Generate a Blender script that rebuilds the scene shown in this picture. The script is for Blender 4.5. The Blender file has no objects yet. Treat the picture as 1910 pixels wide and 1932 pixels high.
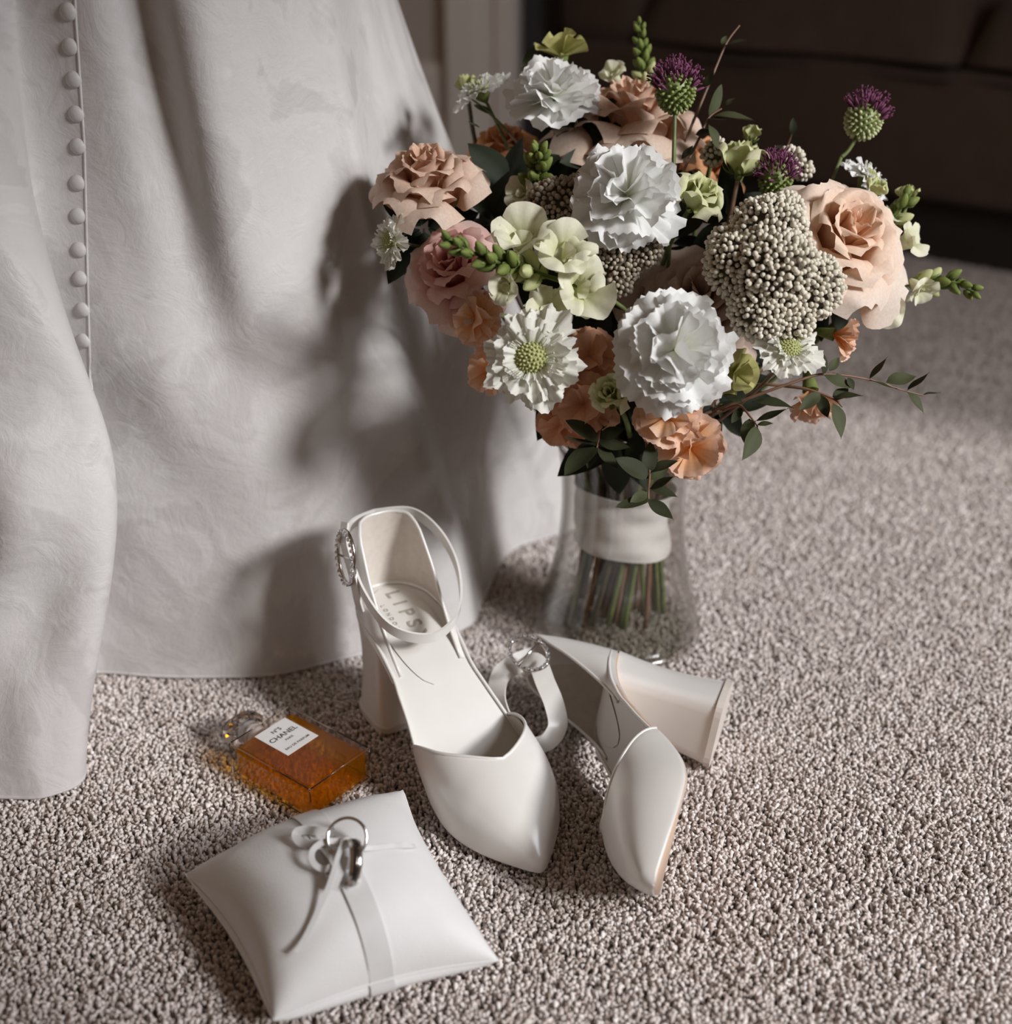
import bpy, bmesh, math, random
import numpy as np
from mathutils import Matrix, Vector
from mathutils.bvhtree import BVHTree

random.seed(7)
RNG = np.random.default_rng(11)
SC = bpy.context.scene
COL = SC.collection
PI = math.pi

# ------------------------------------------------------------------ camera, light, exposure
FPX, CX, CY = 2300.0, 955.0, 966.0
PITCH = math.radians(26.5)
CAM = np.array([0.0, 0.0, 0.63])
FWD = np.array([0, math.cos(PITCH), -math.sin(PITCH)])
UPV = np.array([0, math.sin(PITCH), math.cos(PITCH)])
RGT = np.array([1.0, 0, 0])
cd = bpy.data.cameras.new('camera')
cam = bpy.data.objects.new('camera', cd)
COL.objects.link(cam)
cam.location = CAM
cam.rotation_euler = (PI / 2 - PITCH, 0, 0)
cd.sensor_fit = 'AUTO'
cd.sensor_width = 36
cd.lens = FPX / 1932 * 36
cd.clip_start = 0.02
cd.dof.use_dof = True
cd.dof.focus_distance = 0.915
cd.dof.aperture_fstop = 3.2
SC.camera = cam

SC.view_settings.view_transform = 'Standard'
SC.view_settings.look = 'None'
SC.view_settings.gamma = 1
SC.view_settings.use_curve_mapping = False
SC.view_settings.exposure = 0.0
SC.cycles.use_denoising = True
SC.cycles.max_bounces = 10
SC.cycles.transparent_max_bounces = 24
SC.cycles.transmission_bounces = 10
SC.cycles.sample_clamp_indirect = 4.0

world = bpy.data.worlds.new('world')
SC.world = world
world.use_nodes = True
bg = world.node_tree.nodes['Background']
bg.inputs[0].default_value = (1.0, 0.64, 0.39, 1)
bg.inputs[1].default_value = 0.105

SUN_DIR = np.array([-0.68, 0.45, -0.45])          # where the light travels
sd = bpy.data.lights.new('sun', 'SUN')
sun = bpy.data.objects.new('sun', sd)
COL.objects.link(sun)
sun.rotation_euler = Vector(SUN_DIR).to_track_quat('-Z', 'Y').to_euler()
sd.energy = 2.3
sd.angle = math.radians(9)
sd.color = (1.0, 0.99, 0.99)

WL = bpy.data.lights.new('window_daylight', 'AREA')   # sky light entering by the window in the right wall
wl = bpy.data.objects.new('window_daylight', WL)
COL.objects.link(wl)
WL.shape = 'RECTANGLE'
WL.size, WL.size_y = 0.6, 0.6
WL.energy = 15
WL.color = (0.93, 0.95, 1.0)
wl.location = (1.34, 0.14, 1.15)
wl.rotation_euler = Vector((-0.80, 0.5, -0.6)).to_track_quat('-Z', 'Y').to_euler()

# ------------------------------------------------------------------ helpers
def D(x, y, d):
    return CAM + d * (FWD + (x - CX) / FPX * RGT + (CY - y) / FPX * UPV)
def ray(x, y):
    r = FWD + (x - CX) / FPX * RGT + (CY - y) / FPX * UPV
    return r / np.linalg.norm(r)
def G(x, y, z=0.0):
    r = ray(x, y)
    return CAM + r * ((z - CAM[2]) / r[2])
def atY(x, y, Y):
    r = ray(x, y)
    return CAM + r * (Y / r[1])
def face(r, u, t):
    v = r * RGT + u * UPV - t * FWD
    return v / np.linalg.norm(v)
def nrm(v):
    v = np.asarray(v, float)
    return v / (np.linalg.norm(v) + 1e-12)
def sm(x):
    x = np.clip(x, 0, 1)
    return x * x * (3 - 2 * x)
def interp(x, xs, ys):
    return np.interp(x, xs, ys)
def spline(pts, n):
    """Catmull-Rom through pts, n samples."""
    p = np.asarray(pts, float)
    m = len(p)
    t = np.linspace(0, m - 1, n)
    i = np.clip(t.astype(int), 0, m - 2)
    u = (t - i)[:, None]
    g = lambda k: p[np.clip(k, 0, m - 1)]
    a, b, c, d = g(i - 1), g(i), g(i + 1), g(i + 2)
    return 0.5 * (2 * b + (c - a) * u + (2 * a - 5 * b + 4 * c - d) * u ** 2 + (3 * b - a - 3 * c + d) * u ** 3)
def bezier(a, b, c, d, n):
    t = np.linspace(0, 1, n)[:, None]
    return (1 - t) ** 3 * a + 3 * (1 - t) ** 2 * t * b + 3 * (1 - t) * t ** 2 * c + t ** 3 * d

class MB:
    def __init__(self):
        self.v, self.f, self.uv = [], [], []
        self.n = 0
    def add(self, V, F, UV=None):
        V = np.asarray(V, float).reshape(-1, 3)
        self.v.append(V)
        self.uv.append(np.zeros((len(V), 2)) if UV is None else np.asarray(UV, float).reshape(-1, 2))
        o = self.n
        self.f += [tuple(int(i) + o for i in q) for q in F]
        self.n += len(V)
        return self
    def grid(self, P, close=False, UV=None):
        P = np.asarray(P, float)
        n, m = P.shape[:2]
        F = []
        for i in range(n if close else n - 1):
            for j in range(m - 1):
                a, b = i * m + j, ((i + 1) % n) * m + j
                F.append((a, b, b + 1, a + 1))
        if UV is None:
            a, b = np.meshgrid(np.linspace(0, 1, n), np.linspace(0, 1, m), indexing='ij')
            UV = np.stack([a, b], -1)
        return self.add(P, F, UV)
    def tube(self, path, rad, n=8, cap=True):
        p = np.asarray(path, float)
        k = len(p)
        r = np.broadcast_to(np.asarray(rad, float), (k,))
        t = np.gradient(p, axis=0)
        t /= np.linalg.norm(t, axis=1)[:, None] + 1e-12
        ref = np.array([0, 0, 1.0]) if abs(t[0][2]) < 0.9 else np.array([1.0, 0, 0])
        a = nrm(np.cross(ref, t[0]))
        rings = []
        for i in range(k):
            a = nrm(a - t[i] * np.dot(a, t[i]))
            b = np.cross(t[i], a)
            th = np.linspace(0, 2 * PI, n, endpoint=False)
            rings.append(p[i] + r[i] * (np.cos(th)[:, None] * a + np.sin(th)[:, None] * b))
        V = np.array(rings)
        F = []
        for i in range(k - 1):
            for j in range(n):
                F.append((i * n + j, i * n + (j + 1) % n, (i + 1) * n + (j + 1) % n, (i + 1) * n + j))
        if cap:
            F.append(tuple(range(n - 1, -1, -1)))
            F.append(tuple((k - 1) * n + j for j in range(n)))
        uv = np.stack(np.meshgrid(np.linspace(0, 1, k), np.linspace(0, 1, n), indexing='ij'), -1)
        return self.add(V, F, uv)
    def lathe(self, prof, n=32, c=(0, 0, 0), cap=False):
        prof = np.asarray(prof, float)
        th = np.linspace(0, 2 * PI, n, endpoint=False)
        P = np.zeros((n, len(prof), 3))
        P[:, :, 0] = np.cos(th)[:, None] * prof[:, 0] + c[0]
        P[:, :, 1] = np.sin(th)[:, None] * prof[:, 0] + c[1]
        P[:, :, 2] = prof[:, 1] + c[2]
        return self.grid(P, close=True)
    def box(self, lo, hi):
        x0, y0, z0 = lo
        x1, y1, z1 = hi
        V = [(x0, y0, z0), (x1, y0, z0), (x1, y1, z0), (x0, y1, z0), (x0, y0, z1), (x1, y0, z1), (x1, y1, z1), (x0, y1, z1)]
        return self.add(V, [(0, 3, 2, 1), (4, 5, 6, 7), (0, 1, 5, 4), (1, 2, 6, 5), (2, 3, 7, 6), (3, 0, 4, 7)])
    def ball(self, c, r, ax=None, seg=8, rings=5):
        """ellipsoid; r scalar or (rx,ry,rz); ax = direction of local z."""
        r = np.broadcast_to(np.asarray(r, float), (3,))
        th = np.linspace(0, 2 * PI, seg, endpoint=False)
        ph = np.linspace(0.0, PI, rings + 2)[1:-1]
        V = [(0, 0, -1)]
        for p in ph:
            for t in th:
                V.append((math.sin(p) * math.cos(t), math.sin(p) * math.sin(t), -math.cos(p)))
        V.append((0, 0, 1))
        V = np.array(V) * r
        if ax is not None:
            V = V @ basis(ax).T
        F = [(0, 1 + (j + 1) % seg, 1 + j) for j in range(seg)]
        for i in range(len(ph) - 1):
            for j in range(seg):
                a = 1 + i * seg
                F.append((a + j, a + (j + 1) % seg, a + seg + (j + 1) % seg, a + seg + j))
        e = len(V) - 1
        a = 1 + (len(ph) - 1) * seg
        F += [(a + j, a + (j + 1) % seg, e) for j in range(seg)]
        uv = np.zeros((len(V), 2))
        uv[:, 1] = (np.arange(len(V)) / max(1, len(V) - 1))
        return self.add(V + np.asarray(c, float), F, uv)
    def mesh(self, name, smooth=True):
        me = bpy.data.meshes.new(name)
        V = np.concatenate(self.v)
        me.from_pydata(V.tolist(), [], self.f)
        uvl = me.uv_layers.new(name='UVMap')
        UV = np.concatenate(self.uv)
        li = np.empty(len(me.loops), dtype=np.int32)
        me.loops.foreach_get('vertex_index', li)
        uvl.data.foreach_set('uv', UV[li].astype(np.float32).ravel())
        if smooth:
            me.polygons.foreach_set('use_smooth', np.ones(len(me.polygons), dtype=bool))
        me.update()
        return me
    def build(self, name, m, parent=None, smooth=True, world=False, sub=0, solid=0, bevel=0, offset=0.0, auto=None):
        if world and parent is not None:
            inv = np.array(chain(parent).inverted())
            self.v = [V @ inv[:3, :3].T + inv[:3, 3] for V in self.v]
        me = self.mesh(name, smooth)
        me.materials.append(m)
        o = bpy.data.objects.new(name, me)
        COL.objects.link(o)
        o.parent = parent
        if bevel:
            b = o.modifiers.new('bevel', 'BEVEL'); b.width = bevel; b.segments = 3; b.limit_method = 'ANGLE'; b.angle_limit = math.radians(35)
        if solid:
            s = o.modifiers.new('solid', 'SOLIDIFY'); s.thickness = solid; s.offset = offset
            if not sub:
                es = o.modifiers.new('edges', 'EDGE_SPLIT'); es.split_angle = math.radians(50)
        if sub:
            s = o.modifiers.new('sub', 'SUBSURF'); s.levels = sub; s.render_levels = sub
        return o
def chain(o):
    m = o.matrix_basis.copy()
    while o.parent is not None:
        o = o.parent
        m = o.matrix_basis @ m
    return m
def basis(ax, twist=0.0):
    z = nrm(ax)
    ref = np.array([0, 0, 1.0]) if abs(z[2]) < 0.95 else np.array([0, 1.0, 0])
    x = nrm(np.cross(ref, z))
    y = np.cross(z, x)
    c, s = math.cos(twist), math.sin(twist)
    return np.stack([c * x + s * y, -s * x + c * y, z], 1)
def mat4(B, loc):
    M = np.eye(4)
    M[:3, :3] = B
    M[:3, 3] = loc
    return Matrix(M.tolist())
def tag(o, label, cat, group=None):
    o['label'] = label
    o['category'] = cat
    if group:
        o['group'] = group
    return o
def thing(name, label, cat, M=None, group=None):
    o = bpy.data.objects.new(name, None)
    o.empty_display_size = 0.02
    COL.objects.link(o)
    if M is not None:
        o.matrix_basis = M
    return tag(o, label, cat, group)
def link_mesh(name, me, parent, M=None):
    o = bpy.data.objects.new(name, me)
    COL.objects.link(o)
    o.parent = parent
    if M is not None:
        o.matrix_basis = M
    return o
def strip(path, side, width, m=2):
    """ribbon: path (k,3), side (3) or (k,3) across direction."""
    p = np.asarray(path, float)
    s = np.broadcast_to(np.asarray(side, float), p.shape)
    s = s / (np.linalg.norm(s, axis=1)[:, None] + 1e-12)
    w = np.broadcast_to(np.asarray(width, float), (len(p),))[:, None]
    return np.stack([p + s * w * a for a in np.linspace(-0.5, 0.5, m)], 1)

# ------------------------------------------------------------------ materials
def new_mat(name):
    m = bpy.data.materials.new(name)
    m.use_nodes = True
    nt = m.node_tree
    b = nt.nodes['Principled BSDF']
    return m, nt, b
def ramp(nt, fac, stops):
    r = nt.nodes.new('ShaderNodeValToRGB')
    e = r.color_ramp.elements
    while len(e) < len(stops):
        e.new(0.5)
    for el, (p, c) in zip(e, stops):
        el.position = p
        el.color = (*c, 1)
    nt.links.new(fac, r.inputs[0])
    return r.outputs[0]
def noise(nt, scale, detail=3, coord='Object', rough=0.5, dist=0.0):
    tc = nt.nodes.new('ShaderNodeTexCoord')
    n = nt.nodes.new('ShaderNodeTexNoise')
    n.inputs['Scale'].default_value = scale
    n.inputs['Detail'].default_value = detail
    n.inputs['Roughness'].default_value = rough
    n.inputs['Distortion'].default_value = dist
    nt.links.new(tc.outputs[coord], n.inputs['Vector'])
    return n.outputs['Fac']
def bump(nt, b, h, strength, dist=0.001):
    k = nt.nodes.new('ShaderNodeBump')
    k.inputs['Strength'].default_value = strength
    k.inputs['Distance'].default_value = dist
    nt.links.new(h, k.inputs['Height'])
    nt.links.new(k.outputs[0], b.inputs['Normal'])
def simple(name, c1, c2=None, rough=0.5, scale=60, spec=0.5, metal=0, bs=0, bscale=300, sheen=0, coat=0):
    m, nt, b = new_mat(name)
    c2 = c2 or tuple(x * 0.85 for x in c1)
    nt.links.new(ramp(nt, noise(nt, scale), [(0.3, c2), (0.7, c1)]), b.inputs['Base Color'])
    b.inputs['Roughness'].default_value = rough
    b.inputs['Specular IOR Level'].default_value = spec
    b.inputs['Metallic'].default_value = metal
    b.inputs['Sheen Weight'].default_value = sheen
    b.inputs['Coat Weight'].default_value = coat
    b.inputs['Coat Roughness'].default_value = 0.22
    if bs:
        bump(nt, b, noise(nt, bscale, 2), bs)
    return m
def petal_mat(name, base, tip, trans=0.25, speck=0.12, edge=None, rough=0.6):
    """petal: colour runs from base (v=0) to tip (v=1) with a fine mottling."""
    m, nt, b = new_mat(name)
    uv = nt.nodes.new('ShaderNodeTexCoord')
    sp = nt.nodes.new('ShaderNodeSeparateXYZ')
    nt.links.new(uv.outputs['UV'], sp.inputs[0])
    stops = [(0.05, base), (0.75, tip)]
    if edge:
        stops.append((0.97, edge))
    c = ramp(nt, sp.outputs[1], stops)
    mx = nt.nodes.new('ShaderNodeMix')
    mx.data_type = 'RGBA'
    mx.blend_type = 'MULTIPLY'
    mx.inputs[0].default_value = 1
    g = ramp(nt, noise(nt, 420, 3, rough=0.7), [(0.3, (1 - speck * 1.6,) * 3), (0.65, (1.0,) * 3)])
    nt.links.new(c, mx.inputs[6])
    nt.links.new(g, mx.inputs[7])
    col = mx.outputs[2]
    nt.links.new(col, b.inputs['Base Color'])
    b.inputs['Roughness'].default_value = rough
    b.inputs['Specular IOR Level'].default_value = 0.25
    bump(nt, b, noise(nt, 160, 3), 0.25, 0.001)
    t = nt.nodes.new('ShaderNodeBsdfTranslucent')
    nt.links.new(col, t.inputs[0])
    ms = nt.nodes.new('ShaderNodeMixShader')
    ms.inputs[0].default_value = trans
    nt.links.new(b.outputs[0], ms.inputs[1])
    nt.links.new(t.outputs[0], ms.inputs[2])
    nt.links.new(ms.outputs[0], nt.nodes['Material Output'].inputs[0])
    return m
def thin_glass(name, tint=(0.96, 0.97, 0.96), ior=1.45, boost=1.0, pw_=4.0):
    m, nt, b = new_mat(name)
    nt.nodes.remove(b)
    tr = nt.nodes.new('ShaderNodeBsdfTransparent')
    tr.inputs[0].default_value = (*tint, 1)
    gl = nt.nodes.new('ShaderNodeBsdfGlossy')
    gl.inputs['Roughness'].default_value = 0.04
    lw = nt.nodes.new('ShaderNodeLayerWeight')
    lw.inputs['Blend'].default_value = 0.5
    pw = nt.nodes.new('ShaderNodeMath')
    pw.operation = 'POWER'
    pw.inputs[1].default_value = pw_
    nt.links.new(lw.outputs['Facing'], pw.inputs[0])
    ma = nt.nodes.new('ShaderNodeMath')
    ma.operation = 'MULTIPLY_ADD'
    ma.inputs[1].default_value = 0.45 * boost
    ma.inputs[2].default_value = 0.035 * boost
    ma.use_clamp = True
    nt.links.new(pw.outputs[0], ma.inputs[0])
    ms = nt.nodes.new('ShaderNodeMixShader')
    nt.links.new(ma.outputs[0], ms.inputs[0])
    nt.links.new(tr.outputs[0], ms.inputs[1])
    nt.links.new(gl.outputs[0], ms.inputs[2])
    nt.links.new(ms.outputs[0], nt.nodes['Material Output'].inputs[0])
    return m
def glass(name, col, rough=0.0, ior=1.45):
    m, nt, b = new_mat(name)
    b.inputs['Base Color'].default_value = (*col, 1)
    b.inputs['Transmission Weight'].default_value = 1
    b.inputs['Roughness'].default_value = rough
    b.inputs['IOR'].default_value = ior
    return m

M_satin = simple('ivory_satin', (0.85, 0.825, 0.79), (0.81, 0.785, 0.75), 0.30, 30, 0.8, bs=0.06, bscale=900, sheen=0.1, coat=0.35)
M_lining = simple('ivory_lining', (0.70, 0.64, 0.58), (0.64, 0.58, 0.52), 0.6, 200, 0.3, bs=0.15, bscale=1500)
M_insole = simple('cream_insole', (0.76, 0.74, 0.70), (0.73, 0.71, 0.67), 0.42, 40, 0.4)
M_sole = simple('tan_sole', (0.62, 0.45, 0.34), (0.55, 0.40, 0.30), 0.5, 80)
M_pillow = simple('white_cotton', (0.79, 0.785, 0.78), (0.76, 0.755, 0.75), 0.6, 50, 0.3, bs=0.25, bscale=1100)
M_ribbon = simple('white_ribbon', (0.70, 0.695, 0.69), (0.65, 0.645, 0.64), 0.22, 60, 0.7)
M_wrap = simple('wrap_satin', (0.87, 0.85, 0.83), (0.80, 0.77, 0.74), 0.4, 40, 0.4, bs=0.2, bscale=200)
M_silver = simple('silver', (0.80, 0.77, 0.74), (0.74, 0.71, 0.68), 0.14, 40, 0.5, metal=1)
M_darkmetal = simple('dark_band', (0.10, 0.085, 0.075), (0.07, 0.06, 0.05), 0.18, 40, 0.5, metal=0.8)
M_gem = simple('crystal', (0.92, 0.92, 0.95), (0.85, 0.85, 0.9), 0.05, 40, 1.0, metal=0.85)
M_ink = simple('black_ink', (0.05, 0.045, 0.04), (0.04, 0.035, 0.03), 0.5)
M_stampink = simple('silver_stamp', (0.42, 0.38, 0.33), (0.38, 0.34, 0.30), 0.4)
M_label = simple('label_paper', (0.80, 0.78, 0.77), (0.77, 0.75, 0.74), 0.5)
M_stem = simple('stem_green', (0.16, 0.20, 0.06), (0.09, 0.11, 0.035), 0.5, 120)
M_stemdark = simple('stem_dark', (0.10, 0.075, 0.045), (0.05, 0.045, 0.02), 0.5, 120)
M_stembrown = simple('stem_brown', (0.24, 0.13, 0.08), (0.15, 0.085, 0.05), 0.5, 120)
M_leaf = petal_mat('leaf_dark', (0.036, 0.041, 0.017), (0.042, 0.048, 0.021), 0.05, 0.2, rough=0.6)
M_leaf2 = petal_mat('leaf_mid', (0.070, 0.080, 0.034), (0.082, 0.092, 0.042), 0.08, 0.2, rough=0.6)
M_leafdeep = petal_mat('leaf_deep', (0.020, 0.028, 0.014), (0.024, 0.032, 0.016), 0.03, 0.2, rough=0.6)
M_sepal = petal_mat('sepal', (0.16, 0.21, 0.05), (0.22, 0.27, 0.08), 0.2, 0.15)
M_bud = petal_mat('bud_green', (0.09, 0.13, 0.025), (0.25, 0.31, 0.08), 0.2, 0.15)
M_budpale = petal_mat('bud_pale', (0.40, 0.45, 0.16), (0.66, 0.68, 0.36), 0.25, 0.1)
M_rose = petal_mat('rose_blush', (0.78, 0.42, 0.25), (0.80, 0.58, 0.45), 0.28, 0.10, (0.82, 0.66, 0.54))
M_rosep = petal_mat('rose_peach', (0.94, 0.52, 0.27), (0.93, 0.73, 0.58), 0.28, 0.08, (0.92, 0.80, 0.70))
M_rosek = petal_mat('rose_pink', (0.78, 0.30, 0.28), (0.84, 0.52, 0.47), 0.28, 0.06, (0.84, 0.66, 0.58))
M_rosem = petal_mat('rose_mauve', (0.60, 0.36, 0.28), (0.64, 0.48, 0.40), 0.2, 0.1, (0.66, 0.53, 0.45))
M_roseo = petal_mat('rose_orange', (0.70, 0.26, 0.09), (0.76, 0.40, 0.20), 0.25, 0.1)
M_white = petal_mat('carnation_white', (0.86, 0.87, 0.74), (0.90, 0.90, 0.88), 0.30, 0.03)
M_scab = petal_mat('scabiosa_cream', (0.74, 0.76, 0.58), (0.87, 0.86, 0.79), 0.30, 0.04)
M_pin = petal_mat('pincushion', (0.16, 0.18, 0.06), (0.46, 0.48, 0.20), 0.1, 0.1)
M_cream = petal_mat('snapdragon_cream', (0.66, 0.68, 0.36), (0.85, 0.84, 0.66), 0.30, 0.05)
M_lis = petal_mat('lisianthus_green', (0.46, 0.50, 0.18), (0.72, 0.74, 0.42), 0.30, 0.06, (0.80, 0.78, 0.54))
M_olive = petal_mat('lisianthus_olive', (0.36, 0.36, 0.10), (0.56, 0.54, 0.22), 0.30, 0.08)
M_orange = petal_mat('ruffle_orange', (0.90, 0.42, 0.12), (0.90, 0.60, 0.38), 0.30, 0.08, (0.90, 0.62, 0.48))
M_coral = petal_mat('ruffle_coral', (0.74, 0.34, 0.18), (0.80, 0.46, 0.30), 0.30, 0.08)
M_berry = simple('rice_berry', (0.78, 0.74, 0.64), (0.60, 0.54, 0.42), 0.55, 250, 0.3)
M_berryd = simple('rice_berry_shaded', (0.46, 0.40, 0.32), (0.33, 0.28, 0.21), 0.55, 250, 0.3)  # darker copy of the berry material, shade painted into its colour
M_core = simple('rice_core', (0.10, 0.075, 0.045), (0.05, 0.04, 0.025), 0.8, 200)
M_algreen = simple('allium_green', (0.26, 0.33, 0.10), (0.14, 0.18, 0.05), 0.5, 200)
M_alpale = simple('allium_pale', (0.55, 0.58, 0.33), (0.36, 0.40, 0.18), 0.5, 200)
M_alpur = petal_mat('allium_purple', (0.12, 0.035, 0.065), (0.24, 0.075, 0.155), 0.2, 0.1)
M_vase = thin_glass('vase_glass', (0.93, 0.925, 0.915), 1.5, 1.5, 2.6)
M_vasefoot = thin_glass('vase_foot_glass', (0.86, 0.865, 0.84), 1.5, 1.0)
M_vasebase = glass('vase_base_glass', (0.95, 0.96, 0.95), 0.03, 1.35)

# dress fabric: jacquard with a faint woven pattern
def dress_mat():
    m, nt, b = new_mat('dress_jacquard')
    f = noise(nt, 9, 4, 'Object', 0.55, 1.6)
    c = ramp(nt, f, [(0.42, (0.56, 0.535, 0.525)), (0.47, (0.63, 0.605, 0.595)), (0.60, (0.60, 0.575, 0.565)), (0.66, (0.66, 0.64, 0.63))])
    nt.links.new(c, b.inputs['Base Color'])
    r = ramp(nt, f, [(0.42, (0.42,) * 3), (0.5, (0.62,) * 3)])
    nt.links.new(r, b.inputs['Roughness'])
    b.inputs['Specular IOR Level'].default_value = 0.35
    b.inputs['Sheen Weight'].default_value = 0.15
    mp = nt.nodes.new('ShaderNodeMath'); mp.operation = 'MULTIPLY_ADD'
    nt.links.new(noise(nt, 120, 4, 'Object', 0.65, 0.8), mp.inputs[0])
    mp.inputs[1].default_value = 0.35
    nt.links.new(noise(nt, 26, 5, 'Object', 0.6, 2.2), mp.inputs[2])
    bump(nt, b, mp.outputs[0], 0.22, 0.006)
    return m
M_dress = dress_mat()

# ------------------------------------------------------------------ setting
def struct(name, mb, m, **k):
    o = mb.build(name, m, **k)
    o['kind'] = 'structure'
    return o
M_floor = simple('carpet_backing', (0.16, 0.13, 0.11), (0.12, 0.10, 0.085), 0.95, 300)
struct('floor', MB().box((-2.2, -2.8, -0.03), (1.42, 3.6, -0.008)), M_floor, smooth=False)

def carpet():
    P = []
    def fill(x0, x1, y0, y1, s):
        nx, ny = int((x1(y0) - x0(y0)) / s), int((y1 - y0) / s)
        for j in range(ny):
            y = y0 + j * s
            a, b = x0(y), x1(y)
            k = int((b - a) / s)
            xs = a + (np.arange(k) + RNG.random(k) * 0.9) * s
            P.append(np.stack([xs, np.full(k, y) + RNG.random(k) * s * 0.9, np.full(k, s)], 1))
    half = lambda y: 0.44 * (0.895 * y + 0.281) + 0.03
    fill(lambda y: -half(y), lambda y: half(y), 0.46, 1.12, 0.0026)
    fill(lambda y: -0.2, lambda y: half(y), 1.12, 1.62, 0.0034)
    fill(lambda y: -0.1, lambda y: half(y), 1.62, 3.0, 0.0055)
    # coarser pile beyond the frame
    fill(lambda y: half(y), lambda y: half(y) + .28, 0.34, 1.62, 0.0055)
    fill(lambda y: -half(y) - .28, lambda y: -half(y), 0.34, 0.85, 0.0055)
    fill(lambda y: -half(y), lambda y: half(y), 0.34, 0.46, 0.0045)
    fill(lambda y: -0.35, lambda y: -0.1, 1.12, 2.95, 0.0075)
    P = np.concatenate(P)
    n = len(P)
    print('TUFT TRIS', n * 9)
    s = P[:, 2] / 0.0026
    ang = RNG.random(n) * 2 * PI
    lean = RNG.normal(0, 0.0021, (n, 2)) * s[:, None] ** 0.5
    # clumped pile direction
    gx = np.sin(P[:, 0] * 310 + 3 * np.sin(P[:, 1] * 170)) * np.cos(P[:, 1] * 270 + 2 * np.sin(P[:, 0] * 130))
    gy = np.cos(P[:, 0] * 230 + 2 * np.sin(P[:, 1] * 190)) * np.sin(P[:, 1] * 330)
    lean[:, 0] += gx * 0.0011
    lean[:, 1] += gy * 0.0011
    top = RNG.normal(-0.0014, 0.0011, n) + 0.0008 * gx
    V = np.zeros((n, 7, 3))
    for k in range(3):
        a = ang + k * 2 * PI / 3
        V[:, k, 0] = P[:, 0] + np.cos(a) * 0.0011 * s
        V[:, k, 1] = P[:, 1] + np.sin(a) * 0.0011 * s
        V[:, k, 2] = -0.0085
        a2 = a + 0.7
        V[:, 3 + k, 0] = P[:, 0] + lean[:, 0] * 0.7 + np.cos(a2) * 0.0020 * s
        V[:, 3 + k, 1] = P[:, 1] + lean[:, 1] * 0.7 + np.sin(a2) * 0.0020 * s
        V[:, 3 + k, 2] = top - 0.0013
    V[:, 6, 0] = P[:, 0] + lean[:, 0]
    V[:, 6, 1] = P[:, 1] + lean[:, 1]
    V[:, 6, 2] = top
    T = np.array([(0, 1, 4), (0, 4, 3), (1, 2, 5), (1, 5, 4), (2, 0, 3), (2, 3, 5), (3, 4, 6), (4, 5, 6), (5, 3, 6)])
    F = (T[None] + (np.arange(n) * 7)[:, None, None]).reshape(-1)
    me = bpy.data.meshes.new('carpet_pile')
    me.vertices.add(n * 7)
    me.vertices.foreach_set('co', V.astype(np.float32).ravel())
    nt_ = n * 9
    me.loops.add(nt_ * 3)
    me.loops.foreach_set('vertex_index', F.astype(np.int32))
    me.polygons.add(nt_)
    me.polygons.foreach_set('loop_start', np.arange(0, nt_ * 3, 3, dtype=np.int32))
    me.polygons.foreach_set('use_smooth', np.ones(nt_, dtype=bool))
    me.update(calc_edges=True)
    at = me.attributes.new('tone', 'FLOAT', 'POINT')
    tone = np.clip(RNG.normal(0.5, 0.22, n) + 0.1 * gy, 0, 1)
    at.data.foreach_set('value', np.repeat(tone, 7).astype(np.float32))
    m, nt, b = new_mat('carpet_yarn')
    a = nt.nodes.new('ShaderNodeAttribute')
    a.attribute_name = 'tone'
    nt.links.new(ramp(nt, a.outputs['Fac'], [(0.0, (0.42, 0.345, 0.30)), (0.5, (0.72, 0.645, 0.605)), (1.0, (0.90, 0.84, 0.81))]), b.inputs['Base Color'])
    b.inputs['Roughness'].default_value = 0.9
    b.inputs['Specular IOR Level'].default_value = 0.15
    me.materials.append(m)
    o = bpy.data.objects.new('carpet_pile', me)
    COL.objects.link(o)
    o['kind'] = 'stuff'
    tag(o, 'grey beige cut pile of the fitted carpet on the floor', 'carpet')
carpet()

M_paint = simple('white_gloss_paint', (0.80, 0.75, 0.70), (0.76, 0.71, 0.66), 0.45, 6)
M_wall = simple('wall_paint', (0.56, 0.50, 0.45), (0.52, 0.46, 0.41), 0.8, 8)
M_gapshade = simple('gap_shade_brown', (0.022, 0.016, 0.013), (0.015, 0.011, 0.009), 0.5, 12)  # shade of the gap beside the casing, painted as near-black brown
YB = 3.0
xw = lambda px, Y=YB: atY(px, 60, Y)[0]
zw = lambda py, Y=YB: atY(900, py, Y)[2]
struct('wall_back', MB().box((-2.2, YB, -0.008), (xw(835), YB + 0.1, 2.4)), M_wall, smooth=False)
def skirting():
    x1, z1 = xw(832, YB - 0.03), zw(120, YB - 0.03)
    prof = [(0.0, -0.008), (-0.03, -0.008), (-0.03, z1 * 0.55), (-0.022, z1 * 0.6), (-0.022, z1 * 0.92), (-0.012, z1), (0.0, z1)]
    mb = MB()
    P = np.array([[(x, YB + a, z) for a, z in prof] for x in (-2.2, x1)])
    mb.grid(P)
    mb.add(P[1], [tuple(range(len(prof)))])
    return mb
struct('baseboard_back', skirting(), M_paint, smooth=False)
def casing():
    x0, x1 = xw(838, YB - 0.06), xw(985, YB - 0.06)
    w = x1 - x0
    prof = [(0, 0.0), (0, -0.05), (0.03, -0.06), (0.33, -0.06), (0.36, -0.045), (0.62, -0.045), (0.66, -0.06), (0.86, -0.06), (0.93, -0.052), (0.98, -0.03), (1.0, 0.0), (1.0, 0.08)]
    P = np.array([[(x0 + a * w, YB + d, z) for a, d in prof] for z in (-0.008, 2.2)])
    return MB().grid(P)
struct('trim_1', casing(), M_paint, smooth=False)
dx0 = xw(985, YB + 0.06)
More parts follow.
